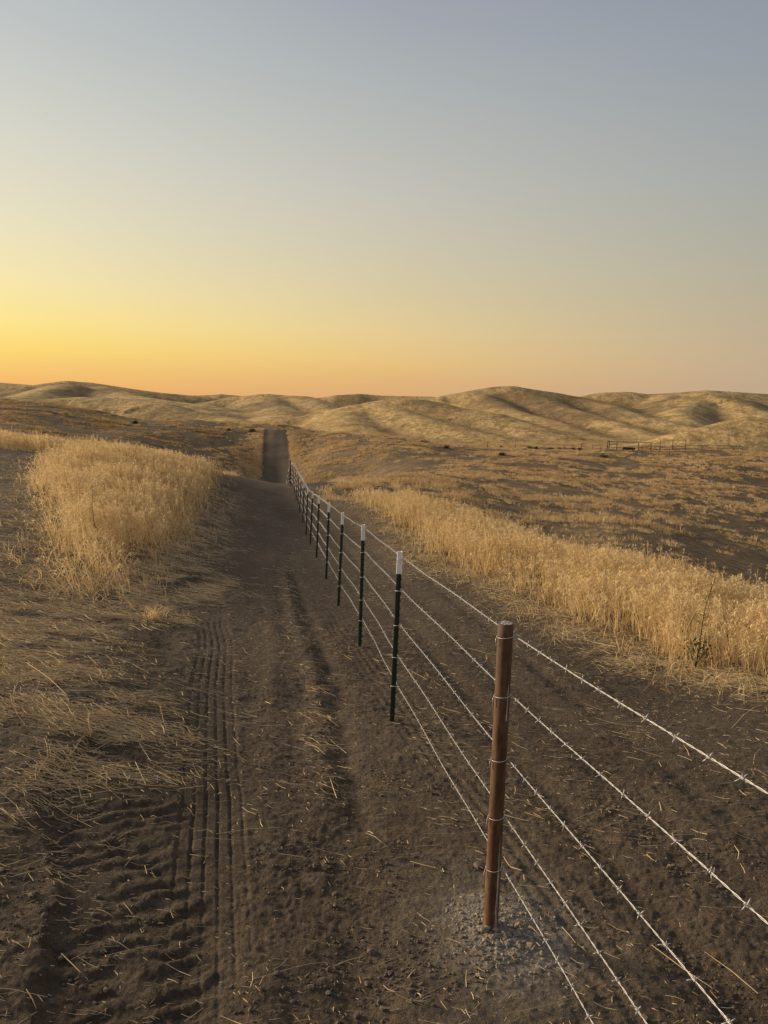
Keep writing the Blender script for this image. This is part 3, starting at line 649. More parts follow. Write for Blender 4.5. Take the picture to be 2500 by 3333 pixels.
tx, ty = np.concatenate([tx, ex]), np.concatenate([ty, ey]); th_ = np.concatenate([th_, rng.uniform(.12, .3, len(ex))]); tt_ = np.concatenate([tt_, rng.normal(-.05, .12, len(ex))])
for pa, pb_, sgn in ((ROAD[0], ROAD[3], -1), (ROAD[1], ROAD[2], 1)):      # grass lining both sides of the far track
    t_ = rng.random(520)[:, None]; d_ = pb_ - pa; nrm = np.array([d_[1], -d_[0]]) / np.hypot(*d_) * sgn
    e_ = pa + d_ * t_ * 1.02 + nrm * (.15 + np.abs(rng.normal(0, 1.0, (520, 1)))); tx, ty = np.concatenate([tx, e_[:, 0]]), np.concatenate([ty, e_[:, 1]])
    th_ = np.concatenate([th_, rng.uniform(.25, .5, 520)]); tt_ = np.concatenate([tt_, rng.normal(0, .12, 520)])
rr_ = np.hypot(tx, ty); jit = np.clip(rr_ / 60, .15, 1.6); jx_, jy_ = tx, ty
k_ = ~inpoly(tx, ty, TRACK) & ~inpoly(jx_, jy_, ROAD) & ~inpoly(jx_, jy_, ROAD_LOW) & ~inpoly(tx, ty, GL_POLY) & ~inpoly(tx, ty, GR_POLY) & ((rr_ > 30) | (tx > 4))
tx, ty, rr_, th_, tt_ = tx[k_], ty[k_], rr_[k_], th_[k_], tt_[k_]; print('tufts', len(tx))
tufts('grass_tufts', tx, ty, th_, 14, .0007, M_tuft, 'pale dry grass tufts scattered over the dark slopes of the valley', rng.uniform(.15, .38, len(tx)), .5 + tt_ + .3 * fbm(tx / 10, ty / 10, 113, 2) - .4 * sstep(-22, -36, tx) * sstep(55, 80, rr_))
# blades on the nearer hillsides
nT = 26000
rr_ = np.exp(rng.uniform(math.log(146), math.log(300), nT)); aa_ = rng.uniform(-.6, .66, nT); tx, ty = rr_ * np.sin(aa_), rr_ * np.cos(aa_)
k_ = rng.random(nT) < sstep(-.3, .3, fbm(tx / 12, ty / 12, 115, 3)); tx, ty = tx[k_], ty[k_]
tufts('hillside_grass', tx, ty, rng.uniform(.15, .45, len(tx)), 4, .0006, M_hgr, 'golden grass covering the nearer hillsides across the valley', rng.uniform(.4, 1.2, len(tx)), .5 + .3 * fbm(tx / 25, ty / 25, 117, 2))

# straw lying on the ground
def straw_pieces(x, y, ln, wd, ang_, tint, lift=.004):
    n = len(x); K = 3; t = np.linspace(-.5, .5, K)[None]
    bend = rng.normal(0, .07, n)[:, None]
    px = x[:, None] + (np.cos(ang_)[:, None] * t - np.sin(ang_)[:, None] * bend * (t * t * 2)) * ln[:, None]
    py = y[:, None] + (np.sin(ang_)[:, None] * t + np.cos(ang_)[:, None] * bend * (t * t * 2)) * ln[:, None]
    pz = ground_z(px, py) + lift + (rng.random((n, 1)) ** 3) * .035 + (rng.normal(0, .5, (n, 1)) * t) * ln[:, None] * .12
    pz = np.maximum(pz, ground_z(px, py) + .002)
    nx, ny = -np.sin(ang_)[:, None], np.cos(ang_)[:, None]; w = wd[:, None] * np.array([1, .95, .6])[None]
    a = np.stack([px - nx * w / 2, py - ny * w / 2, pz], -1); b_ = np.stack([px, py, pz + w * .6], -1); c = np.stack([px + nx * w / 2, py + ny * w / 2, pz], -1)
    V = np.stack([a, b_, c], 2).reshape(-1, 3)                  # n,K,3,3
    i = (np.arange(n) * K * 3)[:, None] + (np.arange(K - 1) * 3)[None]
    F = np.concatenate([np.stack([i + j, i + j + 1, i + j + 4, i + j + 3], -1).reshape(-1, 4) for j in (0, 1)])
    return V, F, tint, K * 3
st = Stuff()
nS = 330000
sr = np.exp(rng.uniform(math.log(1.7), math.log(32), nS)); sa = rng.uniform(-.62, .62, nS); sx, sy = sr * np.sin(sa), sr * np.cos(sa)
dn = straw_density(sx, sy); k_ = rng.random(nS) < dn * .85 + (.020 + .018 * sstep(3, 6, sr)) * np.clip(.7 + 1.5 * fbm(sx / 1.1, sy / 1.1, 121, 3), 0, 2)
sx, sy, sr, dn = sx[k_], sy[k_], sr[k_], dn[k_]; print('straws', len(sx))
m = len(sx); ln = np.clip(rng.lognormal(-3.0, .75, m), .012, .45) * (1 + .9 * dn) * (.6 + .4 * sstep(2.5, 5, sr)); an = rng.normal(.0, .5, m); an = np.where(rng.random(m) < .22, rng.uniform(0, 3.14, m), an)
st.add(*straw_pieces(sx, sy, ln, rng.uniform(.0012, .0030, m) + .00018 * sr, an, np.clip(rng.normal(.50, .24, m), 0, 1)))
# fine chaff between the stalks
nS = 150000
fr_ = np.exp(rng.uniform(math.log(1.7), math.log(16), nS)); fa_ = rng.uniform(-.62, .62, nS); fx, fy = fr_ * np.sin(fa_), fr_ * np.cos(fa_)
k_ = rng.random(nS) < (np.clip(.10 + .5 * fbm(fx / .8, fy / .8, 123, 3), .015, .5) + .55 * straw_density(fx, fy)) * np.clip((fr_ / 7) ** 2, .07, 1)
fx, fy, fr_ = fx[k_], fy[k_], fr_[k_]; m = len(fx); print('chaff', m)
st.add(*straw_pieces(fx, fy, rng.uniform(.006, .03, m), rng.uniform(.001, .0025, m) + .00015 * fr_, rng.normal(0, .8, m), np.clip(rng.normal(.34, .22, m), 0, 1), .001))
st.build('straw_litter', M_straw, 'broken pale straw lying over the bare soil and in mats at the left', 'straw')

# clods and pebbles
def lumps(name, x, y, size, matl, label, cat):
    n = len(x); ph = (1 + 5 ** .5) / 2
    iv = np.array([(-1, ph, 0), (1, ph, 0), (-1, -ph, 0), (1, -ph, 0), (0, -1, ph), (0, 1, ph), (0, -1, -ph), (0, 1, -ph), (ph, 0, -1), (ph, 0, 1), (-ph, 0, -1), (-ph, 0, 1)], float) / 1.9
    it = np.array([(0, 11, 5), (0, 5, 1), (0, 1, 7), (0, 7, 10), (0, 10, 11), (1, 5, 9), (5, 11, 4), (11, 10, 2), (10, 7, 6), (7, 1, 8), (3, 9, 4), (3, 4, 2), (3, 2, 6), (3, 6, 8), (3, 8, 9), (4, 9, 5), (2, 4, 11), (6, 2, 10), (8, 6, 7), (9, 8, 1)])
    a = rng.uniform(0, 6.3, n); Vv = iv[None] * rng.uniform(.6, 1.25, (n, 12, 1)) * size[:, None, None] * rng.uniform(.6, 1.2, (n, 1, 3)) * np.array([1, 1, .75])
    ca, sa_ = np.cos(a)[:, None], np.sin(a)[:, None]
    Vx = Vv[..., 0] * ca - Vv[..., 1] * sa_; Vy = Vv[..., 0] * sa_ + Vv[..., 1] * ca
    Vv = np.stack([Vx + x[:, None], Vy + y[:, None], Vv[..., 2] + (ground_z(x, y) + size * .18)[:, None]], -1)
    T = (np.arange(n) * 12)[:, None, None] + it[None]
    o = link(name, mesh_np(name, Vv.reshape(-1, 3), None, T.reshape(-1, 3), smooth=False), matl)
    return tag(o, label, cat, kind='stuff')
nC = 34000
cr = np.exp(rng.uniform(math.log(1.7), math.log(13), nC)); ca_ = rng.uniform(-.62, .62, nC); cx, cy = cr * np.sin(ca_), cr * np.cos(ca_)
k_ = rng.random(nC) < sstep(-.1, .5, fbm(cx / .7, cy / .7, 131, 3)); cx, cy = cx[k_], cy[k_]
lumps('soil_clods', cx, cy, np.clip(rng.lognormal(-5.35, .5, len(cx)), .003, .022), M_clod, 'crumbly dark brown soil clods scattered over the graded track', 'soil')
nR = 900; ra = rng.uniform(0, 6.3, nR); rq = np.abs(rng.normal(0, .125, nR)) + .035
lumps('gravel', BROWN[0] + .03 + rq * np.cos(ra), BROWN[1] - .02 + rq * np.sin(ra), np.clip(rng.lognormal(-5.4, .5, nR), .002, .014), M_rock, 'grey crumbled concrete and gravel round the foot of the rusty post', 'gravel')
def rock(x, y, s, label):
    bmv = []; import bmesh
    bm = bmesh.new(); bmesh.ops.create_icosphere(bm, subdivisions=3, radius=1)
    sd0 = rng.uniform(0, 50)
    for v in bm.verts:
        p = v.co; d = 1 + .5 * float(noise(p.x * 1.1 + sd0, p.y * 1.1 + p.z * .9)) + .16 * float(noise(p.x * 3 + sd0, p.y * 3 - p.z * 2)); v.co = Vector((p.x * s[0], p.y * s[1], p.z * s[2])) * d
    me = bpy.data.meshes.new('rock'); bm.to_mesh(me); bm.free()
    o = link('rock', me, M_rock); o.location = (x, y, float(ground_z(np.array([x]), np.array([y]))[0]) + s[2] * .35)
    return tag(o, label, 'rock', 'broken concrete lumps at the rusty post')
for (u, v, s, lb) in ((1572, 3046, (.026, .018, .017), 'largest tan rock, left of the foot of the rusty post'), (1609, 3046, (.014, .012, .012), 'small grey rock directly in front of the foot of the rusty post'),
                      (1688, 3028, (.011, .011, .013), 'upright grey rock, uppermost right of the foot of the rusty post'), (1684, 3058, (.017, .011, .010), 'flat grey rock, lower right of the foot of the rusty post'), (1597, 3066, (.012, .009, .008), 'pale rock below the largest tan rock at the rusty post')):
    g_ = ray_ground(u, v); rock(g_[0], g_[1], s, lb)

# ------------------------------------------------------------------ fence
WH = [.285, .507, .75, 1.01, 1.245]
# rusty pipe post
bw = BROWN + Z; PH = 1.297; RAD = .0295
leanB = np.array([-.013, 0, 0])
pp = empty('pipe_post', bw)
tag(pp, 'rusty brown steel pipe post with a concrete filled top, nearest post of the fence', 'fence post')
mb = MB(); ks = 40
zs_ = list(np.linspace(-.08, PH, 30))
mb.tube([(leanB[0] * z / PH, 0, z) for z in zs_], [RAD * (1 + .012 * math.sin(9 * z)) for z in zs_], ks, cap=False)
ring = len(mb.v) - ks                                  # rim of the pipe wall
inner = [(leanB[0] + (x - leanB[0]) * .9, y * .9, z) for x, y, z in mb.v[ring:]]
low = [(x, y, z - .02) for x, y, z in inner]
nb_ = len(mb.v); mb.v += inner + low
for j in range(ks):
    j2 = (j + 1) % ks
    mb.f.append((ring + j, ring + j2, nb_ + j2, nb_ + j)); mb.f.append((nb_ + j, nb_ + j2, nb_ + ks + j2, nb_ + ks + j))
po = mb.build('pipe', M_rust, pp)
for f_ in po.data.polygons[-2 * ks:]: f_.use_smooth = False
MB().tube([(leanB[0] * .205 / PH + .0300 * math.cos(a), .0300 * math.sin(a), .205 + .0012 * math.sin(7 * a)) for a in np.linspace(0, 2 * math.pi, 33)], .0016, 6, False).build('weld_seam', M_rust, pp)
mb = MB(); vv = [(leanB[0], 0, PH)]; ff = []
for q in range(1, 6):
    for j in range(36):
        w = 2 * math.pi * j / 36; rq_ = RAD * .895 * q / 5
        vv.append((leanB[0] + rq_ * math.cos(w), rq_ * math.sin(w), PH - .001 + .0022 * random.uniform(-1, 1)))
for j in range(36): ff.append((0, 1 + j, 1 + (j + 1) % 36))
for q in range(4):
    for j in range(36): a = 1 + q * 36; ff.append((a + j, a + 36 + j, a + 36 + (j + 1) % 36, a + (j + 1) % 36))
mb.add(vv, ff); mb.build('concrete_cap', M_conc, pp, False)
def on_post(th_, z, e=.0015): return (leanB[0] * z / PH + (RAD + e) * math.cos(th_), (RAD + e) * math.sin(th_), z)
for k, zh in enumerate(WH):
    mb = MB(); ph = [math.radians(a) for a in range(-345, 16, 12)]
    mb.tube([on_post(a, zh + .004 * math.cos(a) , .0012) for a in ph], .0013, 6)
    a0 = on_post(math.radians(195), zh + .002, .003); 
    mb.tube([a0, (a0[0] - .006, a0[1] - .003, zh - .012), (a0[0] - .009 + .003 * random.random(), a0[1] - .004, zh - .03 - .012 * random.random())], .0013, 6)
    mb.tube([(a0[0] + .002, a0[1], zh - .004), (a0[0] - .002, a0[1] - .006, zh + .006), (a0[0] - .005, a0[1] - .004, zh - .008)], .0013, 6)
    mb.build('tie_wire', M_tie, pp)
def drip(path, wid, name='cement_drip'):
    V = []; F = []
    for i, (a, z) in enumerate(path):
        da = wid[i] * 1.5 / RAD / 2
        for s_ in (-1, -.4, .4, 1): V.append(on_post(math.radians(a) + s_ * da, z, .0006 + .0012 * (1 - s_ * s_)))
    for i in range(len(path) - 1):
        for j in range(3): F.append((i * 4 + j, i * 4 + j + 1, i * 4 + 5 + j, i * 4 + 4 + j))
    MB().add(V, F).build(name, M_drip, pp)
drip([(-55, 1.06), (-56, 1.03), (-57, 1.0), (-56.5, .97), (-58, .94), (-58, .915)], [.001, .003, .0035, .003, .004, .0045])
drip([(-60, .42), (-62, .36), (-63, .31), (-62, .25), (-62, .19), (-66, .13), (-69, .105), (-64, .09), (-66, .04), (-66, -.02)], [.001, .0016, .0016, .003, .0024, .0025, .004, .0022, .0024, .003])
drip([(-53, .36), (-54, .30), (-55, .25), (-54, .17), (-56, .1), (-52, .06), (-54, .0), (-54, -.03)], [.001, .0012, .003, .0022, .002, .0026, .002, .003])

# studded T-posts: flange with studs faces the wire (+x), stem points to the track
def tsec(z0, z1, g=0.):
    fw, ft, sl_, stt = .017 + g, .0042 + g, .031 + g, .0024 + g
    pts = [(0 + ft / 2 + g, -fw), (0 + ft / 2 + g, fw), (-ft / 2, fw), (-ft / 2, stt), (-sl_, stt), (-sl_, -stt), (-ft / 2, -stt), (-ft / 2, -fw)]
    V = [(x, y, z0) for x, y in pts] + [(x, y, z1) for x, y in pts]
    F = [(i, (i + 1) % 8, 8 + (i + 1) % 8, 8 + i) for i in range(8)] + [(8, 9, 10, 11), (8, 11, 14, 15), (11, 12, 13, 14)]
    return V, F
TIP = 1.135
mb = MB(); mb.add(*tsec(-.35, TIP))
for k in range(20):
    z = .06 + k * .054
    if z < TIP - .03: mb.add([(.002, -.007, z), (.002, .007, z), (.0105, .005, z + .004), (.0105, -.005, z + .004), (.002, -.007, z + .018), (.002, .007, z + .018), (.0095, .005, z + .014), (.0095, -.005, z + .014)],
                             [(3, 2, 1, 0), (4, 5, 6, 7), (0, 1, 5, 4), (1, 2, 6, 5), (2, 3, 7, 6), (3, 0, 4, 7)])
me_shaft = mb.mesh('shaft', False); me_shaft.materials.append(M_green)
mb = MB(); mb.add(*tsec(TIP, 1.3, .0011))
for k in range(3): mb.box((.003, -.006, 1.15 + k * .054), (.0095, .006, 1.166 + k * .054))
me_tip = mb.mesh('white_tip', False); me_tip.materials.append(M_white)
mb = MB(); mb.tube([(.014, -.024, .004), (.006, -.023, .002), (-.010, -.014, 0), (-.034, -.005, -.001), (-.034, .005, -.001), (-.010, .014, 0), (.006, .022, .002), (.015, .023, .004)], .0019, 6)
mb.tube([(.014, -.024, .004), (.017, -.020, -.004), (.012, -.018, -.006)], .0018, 6)
me_clip = mb.mesh('wire_clip'); me_clip.materials.append(M_tie)
ordn = ['first', 'second', 'third', 'fourth', 'fifth', 'sixth', 'seventh', 'eighth', 'ninth', 'tenth', 'eleventh', 'twelfth', 'thirteenth', 'fourteenth', 'fifteenth', 'sixteenth', 'seventeenth', 'eighteenth', 'nineteenth']
proto = None; cnt = 0; tops = []
for i, (b_, d_) in enumerate(posts):
    fdir = (posts[min(i + 1, len(posts) - 1)][0] - posts[max(i - 1, 0)][0]); rz = math.atan2(-fdir[0], fdir[1])
    up = Vector(d_).normalized()
    if i == 15:                                        # a dark pipe post stands among the far T-posts
        r_ = empty('pipe_post', b_ + Z); tag(r_, 'dark pipe post without a white tip, far along the fence where the track dips', 'fence post')
        MB().tube([(0, 0, -.3), (0, 0, .7), (.01, 0, 1.36)], .045, 12).build('pipe', M_rustpipe, r_)
        MB().tube([(.01, 0, 1.362), (.01, 0, 1.375)], [.046, .035], 12).build('cap', M_rustpipe, r_)
        continue
    if proto is None:
        root = empty('fence_post', (0, 0, 0)); kids = [link('shaft', me_shaft, None, root), link('white_tip', me_tip, None, root)]
        for zh in WH:
            c_ = link('wire_clip', me_clip, None, root); c_.location = (0, 0, zh); kids.append(c_)
        proto = (root, kids)
    else:
        root = proto[0].copy(); C.objects.link(root)
        for kd in proto[1]:
            c_ = kd.copy(); C.objects.link(c_); c_.parent = root
    if cnt == 0: lab = 'nearest green steel T-post with a white tip, first beyond the rusty pipe post'
    else: lab = ordn[cnt] + ' green white-tipped T-post along the wires, counting from the rusty pipe post'
    if i == len(posts) - 1: lab = 'farthest white-tipped T-post, only its tip showing above the dip in the track'
    tag(root, lab, 'fence post', 'white-tipped green T-posts of the wire fence'); cnt += 1
    root.location = b_ + Z
    q = Vector((0, 0, 1)).rotation_difference(up).to_matrix() @ Matrix.Rotation(rz, 3, 'Z')
    root.rotation_euler = q.to_euler()

# barbed wires: one strand each, hung on the wire side of the posts
def post_pt(i, zh):
    b_, d_ = posts[i]; return b_ + d_ * (zh / d_[2]) + Z
Vdir = P(924, 1601, 1.0)
mbb = MB()                                             # one barb: two wraps and four points
for sgn, off in ((1, -.003), (-1, .003)):
    mbb.tube([(.0034 * math.cos(a), off + .0035 * (a / 6.28 - .5) , .0034 * math.sin(a)) for a in np.linspace(0, 2 * math.pi * 1.5, 14)], .0012, 5)
for a, o_, L_ in ((20, -.004, .0155), (205, -.002, .014), (110, .004, .0155), (290, .002, .0145)):
    ca, sa_ = math.cos(math.radians(a)), math.sin(math.radians(a))
    mbb.tube([(.002 * ca, o_, .002 * sa_), (L_ * .6 * ca, o_ * 1.2, L_ * .6 * sa_), (L_ * ca, o_ * 1.8, L_ * sa_)], [.0013, .0012, .0004], 5)
me_barb = mbb.mesh('barb'); me_barb.materials.append(M_galv)
wname = ['bottom strand', 'second strand from the ground', 'middle strand', 'second strand from the top', 'top strand']
for k, zh in enumerate(WH):
    pts = []
    pb = bw + np.array([leanB[0] * zh / PH + .0315, .012, zh])
    nxt = pb - Vdir * 2.75                            # passes right of the camera towards the next post behind it
    pts.append(nxt + np.array([0, 0, 0])); pts.append(pb)
    for i in range(len(posts)):
        q = post_pt(i, zh); pts.append(q + np.array([.015 if i != 15 else .05, 0, .003]))
    # slight sag between posts
    path = []
    for i in range(len(pts) - 1):
        a, b_ = pts[i], pts[i + 1]; l = np.linalg.norm(b_ - a); m_ = max(8, int(l / .012)) if i < 3 else (60 if i < 6 else 12)
        for j in range(m_):
            t_ = j / m_; path.append(a + (b_ - a) * t_ + np.array([.004 * math.sin(9 * t_ + k + i), 0, -.001 * (4 * t_ * (1 - t_)) + .001 * math.sin(11 * t_ + 2 * k + i)]) * (4 * t_ * (1 - t_)) ** .3)
    path.append(pts[-1]); path = np.array(path)
    seg = np.linalg.norm(np.diff(path, axis=0), axis=1); sl_ = np.concatenate([[0], np.cumsum(seg)]); tot = sl_[-1]
    def at(s_): return np.array([np.interp(s_, sl_, path[:, c_]) for c_ in range(3)])
    root = empty('barbed_wire', tuple(pb)); o3 = pb
    tag(root, 'galvanised barbed wire, ' + wname[k] + ' of the five on the fence', 'barbed wire', 'five barbed wires of the fence')
    mb = MB(); tw = min(tot, 11.0); ss = np.arange(0, tw, .010)
    base_ = np.array([np.interp(ss, sl_, path[:, c_]) for c_ in range(3)]).T - o3
    for ph in (0, math.pi):
        a_ = ss / .075 * 2 * math.pi + ph
        h_ = base_ + .0014 * np.stack([np.cos(a_), 0 * a_, np.sin(a_)], -1)
        mb.tube(list(h_), .00095, 5)
    s2 = np.concatenate([np.arange(tw - .02, tot, .35), [tot]])
    b2 = np.array([np.interp(s2, sl_, path[:, c_]) for c_ in range(3)]).T - o3
    mb.tube(list(b2), [.0020 + .00004 * max(0, s_ - tw) for s_ in s2], 6)
    mb.build('strand', M_galv, root)
    s_ = .03 + .02 * k; nbv = 0; rest = MB()
    while s_ < tot - .1:
        p_ = at(s_); dr = at(s_ + .02) - at(s_ - .02); 
        if nbv < 99:
            bo = link('barb', me_barb, None, root); bo.location = p_ - o3
            qd = Vector((0, 1, 0)).rotation_difference(Vector(dr)); bo.rotation_euler = (qd.to_matrix() @ Matrix.Rotation(random.uniform(0, 6.28), 3, 'Y')).to_euler()
        else:
            w_ = random.uniform(0, 6.28)
            for a in (w_, w_ + 1.6):
                e = np.array([math.cos(a), .2, math.sin(a)]) * .017; rest.tube([tuple(p_ - o3 - e), tuple(p_ - o3 + e)], .0014 + .00006 * s_, 4)
        nbv += 1; s_ += .118 + random.uniform(-.012, .012)
    ro = rest.build('barb', M_galv, root); ro['kind'] = 'stuff'

# ------------------------------------------------------------------ weeds, shrubs
def leaf_cluster(name, pts, size, matl, parent, tint=.5):
    n = len(pts); st = Stuff(); pts = np.asarray(pts, float)
    v, f, _, per = blades(pts, rng.uniform(.6, 1.3, n) * size, rng.uniform(0, 6.3, n), rng.uniform(.3, 1.6, n), size * rng.uniform(.3, .6, n), rng.uniform(0, 6.3, n), 2, .1, .5)
    return link(name, mesh_np(name, v, f, smooth=False, attrs={'tint': np.repeat(np.clip(rng.normal(tint, .25, n), 0, 1), per)}), matl, parent)
def weed(u, v, hgt, label, lean, rosette):
    g_ = ray_ground(u, v); x, y = g_[:2]; z = float(ground_z(np.array([x]), np.array([y]))[0])
    r_ = empty('weed', (x, y, z)); tag(r_, label, 'weed', 'dark flowering weeds in the dry grass')
    stem = [(lean * t * t + .012 * math.sin(7 * t), .01 * math.cos(5 * t), hgt * t) for t in np.linspace(0, 1, 12)]
    mb = MB(); mb.tube(stem, list(np.linspace(.005, .002, 12)), 6)
    pods = []
    for t in np.linspace(.35, .97, 26):
        j = t * 11; i0 = min(int(j), 10); a = np.array(stem[i0]) + (np.array(stem[i0 + 1]) - np.array(stem[i0])) * (j - i0)
        w = random.uniform(0, 6.28); e = a + np.array([math.cos(w), math.sin(w), .5]) * random.uniform(.02, .05); mb.tube([tuple(a), tuple(e)], .0015, 4); pods += [e + rng.normal(0, .006, 3) for _ in range(2)]
    for w in np.linspace(0, 6, 5):
        mb.tube([(0, 0, .05), (.06 * math.cos(w), .06 * math.sin(w), .2), (.11 * math.cos(w), .11 * math.sin(w), .26 + .05 * math.sin(3 * w))], .0025, 5)
    mb.build('stem', M_leaf, r_); leaf_cluster('seed_pods', pods, .022, M_leaf, r_, .3)
    if rosette: leaf_cluster('leaves', rng.normal(0, 1, (100, 3)) * np.array([.10, .10, .08]) + np.array([0, 0, .22]), .045, M_leaf, r_, .55)
weed(2262, 2185, .98, 'tall weed stalk with dark green leaves at its foot, standing in the right grass strip', .10, True)
weed(312, 1800, 1.0, 'thin dark weed stalk rising out of the middle of the left grass patch', -.03, False)
weed(146, 1640, .42, 'small dark weed at the left edge of the left grass patch', .02, True)
def shrub(u, v, w_, h_, label, d=None):
    g_ = ray_ground(u, v) if d is None else P(u, v, d); x, y = g_[:2]; z = float(height(np.array([x]), np.array([y]))[0]) + CAMZ
    r_ = empty('shrub', (x, y, z)); tag(r_, label, 'shrub', 'dark shrubs on the far slope')
    n_ = 260; a = rng.normal(0, 1, (n_, 3)); a /= np.linalg.norm(a, axis=1, keepdims=True); a *= rng.uniform(.35, 1.08, (n_, 1)); a[:, 2] = np.abs(a[:, 2])
    k2 = 1 + .35 * noise(a[:, 0] * 2 + u, a[:, 1] * 2 + a[:, 2]); a *= k2[:, None]
    leaf_cluster('foliage', a * np.array([w_ / 2, w_ / 2.4, h_ * .85]), .28 * min(1, h_ * 1.2), M_shrub, r_)
    mb = MB()
    for q in range(5): w = q * 1.3; mb.tube([(0, 0, -.1), (.25 * w_ * math.cos(w) * .5, .2 * w_ * math.sin(w), h_ * .4), (.35 * w_ * math.cos(w), .3 * w_ * math.sin(w), h_ * .7)], [.03, .02, .01], 5)
    mb.build('branches', M_rustpipe, r_)
shrub(440, 1380, .95, .6, 'round dark shrub alone on the brown slope at the left')
shrub(822, 1407, 1.3, .7, 'larger dark shrub beside the left edge of the far track')
shrub(746, 1402, .7, .45, 'small dark shrub left of the one beside the far track')
shrub(1382, 1443, 1.7, .55, 'wide dark shrub on the slope right of the far track')
shrub(1453, 1459, 1.1, .5, 'dark shrub just below the edge of the slope')
shrub(1634, 1482, 1.1, .5, 'lone dark shrub on the slope below the row of dark shrubs')
shrub(1966, 1488, 1.5, .5, 'dark shrub in front of the leftmost tall corral post')
for (u, v, w_, lb) in ((1633, 1456, .8, 'smallest dark shrub, near the thin leaning pole'), (1723, 1460, 1.5, 'long low dark shrub, leftmost of the row along the flat'), (1745, 1460, .7, 'short dark shrub touching the leftmost long one of the row'),
                       (1793, 1461, 1.4, 'long low dark shrub in the middle of the row along the flat'), (1821, 1461, .7, 'dark shrub at the left foot of the small gate'), (1868, 1461, .8, 'dark shrub at the right foot of the small gate'), (1887, 1461, 1.1, 'dark shrub right of the small gate, last of the row')):
    shrub(u, v, w_, .48, lb, 119)

# ------------------------------------------------------------------ corral of pipe rails
def gz(x, y): return float(height(np.array([float(x)]), np.array([float(y)]))[0]) + CAMZ
def rail_fence(name, posts_, rails, label, cat, dep, pr=.05, rr2=.03):
    """posts_: (u, top row); rails: (post index from, to, height fractions)"""
    P3 = []
    for k, (u, vt, vb) in enumerate(posts_):
        d = dep if not hasattr(dep, '__len__') else dep[0] + (dep[1] - dep[0]) * k / max(1, len(posts_) - 1)
        q = P(u, vt, d); f0 = P(u, vb, d); P3.append((q[0], q[1], gz(q[0], q[1]), max(q[2] + CAMZ, gz(q[0], q[1]) + .9)))
    r_ = empty(name, P3[0][:3]); tag(r_, label, cat, 'pipe rail pens in the valley'); o3 = np.array(P3[0][:3])
    for (x, y, z0, z1) in P3:
        MB().tube([np.array([x, y, z0 - .3]) - o3, np.array([x, y, z1]) - o3], pr, 8).build('post', M_rustpipe, r_)
    for (i, j, fr) in rails:
        for h_ in fr:
            pts = [np.array([P3[k][0], P3[k][1], P3[k][2] + (P3[k][3] - P3[k][2]) * h_]) - o3 for k in range(i, j + 1)]
            MB().tube(pts, rr2, 6).build('rail', M_rustpipe, r_)
    return r_
rail_fence('corral_fence', [(1979, 1433, 1466), (1984, 1436, 1468), (2009, 1437, 1466), (2079, 1440, 1464), (2120, 1440, 1464)], [(0, 4, (.97,)), (1, 4, (.35,)), (1, 2, (.65,))], 'tall pipe rail pen with the thickest gate posts, left end of the corral', 'fence', 122, .075, .036)
rail_fence('corral_fence', [(2150, 1431, 1462), (2191, 1431, 1462), (2233, 1432, 1462)], [(0, 2, (.97, .3))], 'tall three-post rail frame in the middle of the corral', 'fence', 126, .055, .034)
rail_fence('corral_fence', [(2062, 1457, 1472), (2091, 1453, 1476), (2121, 1457, 1478), (2146, 1461, 1478), (2180, 1461, 1476), (2232, 1458, 1470)], [(0, 5, (.85, .4))], 'low uneven rail fence in front of the tall pens', 'fence', 116, .045, .03)
rail_fence('corral_fence', [(2079, 1450, 1462), (2150, 1452, 1464), (2191, 1453, 1466), (2285, 1457, 1468), (2336, 1459, 1470), (2388, 1460, 1472), (2416, 1461, 1472)], [(0, 6, (.95, .45))], 'long low rail fence running right below the golden hill', 'fence', (120, 124), .045, .034)
rail_fence('corral_fence', [(1930, 1450, 1464), (1956, 1452, 1465), (1976, 1453, 1466)], [(0, 2, (.9, .4))], 'short low rail fence left of the tall gate posts', 'fence', 120, .042, .03)
rail_fence('gate', [(1834, 1451, 1460), (1840, 1448, 1460), (1862, 1449, 1460), (1869, 1452, 1460)], [(0, 3, (.97, .3))], 'small pale pipe gate among the dark shrubs on the flat', 'gate', 119, .04, .035)
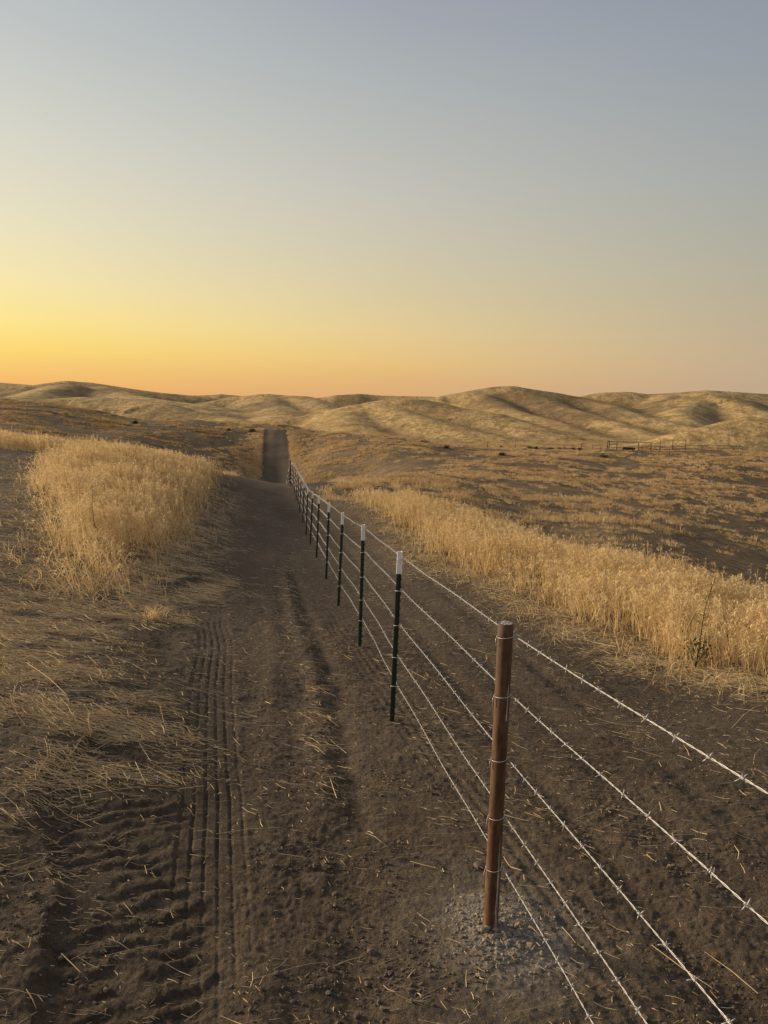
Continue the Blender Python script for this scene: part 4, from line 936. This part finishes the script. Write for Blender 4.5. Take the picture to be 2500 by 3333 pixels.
for (u, vt, lb) in ((1893, 1444, 'single post at the right end of the row of dark shrubs'), (1678, 1445, 'faint thin post left of the row of dark shrubs')):
    q = P(u, vt, 119); r_ = MB().tube([(0, 0, -.3), (0, 0, .5), (0, 0, q[2] + CAMZ - gz(q[0], q[1]))], [.05, .05, .045], 8).build('lone_post', M_rustpipe); r_.location = (q[0], q[1], gz(q[0], q[1])); tag(r_, lb, 'post')
q = P(1588, 1437, 117); z0 = gz(q[0], q[1]); r_ = empty('pole', (q[0], q[1], z0)); tag(r_, 'thin pole with a slanting stay on the edge of the slope', 'pole')
MB().tube([(0, 0, -.3), (0, 0, q[2] + CAMZ - z0)], .045, 8).build('mast', M_rustpipe, r_)
MB().tube([(.02, 0, .5), (.35, 0, 0)], .03, 6).build('stay', M_rustpipe, r_)
q = P(2046, 1450, 121); z0 = gz(q[0], q[1]); r_ = empty('feed_trough', (q[0], q[1], z0)); tag(r_, 'dark long feed trough inside the tall pipe pen', 'trough')
mb = MB(); L2, Wd, Ht = 1.05, .4, .42
mb.add([(-L2, -Wd * .8, 0.25), (L2, -Wd * .8, .25), (L2, Wd * .8, .25), (-L2, Wd * .8, .25), (-L2, -Wd, .25 + Ht), (L2, -Wd, .25 + Ht), (L2, Wd, .25 + Ht), (-L2, Wd, .25 + Ht),
        (-L2 + .06, -Wd + .06, .25 + Ht), (L2 - .06, -Wd + .06, .25 + Ht), (L2 - .06, Wd - .06, .25 + Ht), (-L2 + .06, Wd - .06, .25 + Ht), (-L2 + .06, -Wd * .7, .32), (L2 - .06, -Wd * .7, .32), (L2 - .06, Wd * .7, .32), (-L2 + .06, Wd * .7, .32)],
       [(3, 2, 1, 0), (0, 1, 5, 4), (1, 2, 6, 5), (2, 3, 7, 6), (3, 0, 4, 7), (4, 5, 9, 8), (5, 6, 10, 9), (6, 7, 11, 10), (7, 4, 8, 11), (8, 9, 13, 12), (9, 10, 14, 13), (10, 11, 15, 14), (11, 8, 12, 15), (12, 13, 14, 15)])
mb.build('basin', M_rustpipe, r_, False)
for sx_ in (-.8, .8):
    for sy_ in (-.25, .25): MB().box((sx_ - .04, sy_ - .04, -.2), (sx_ + .04, sy_ + .04, .25)).build('leg', M_rustpipe, r_, False)
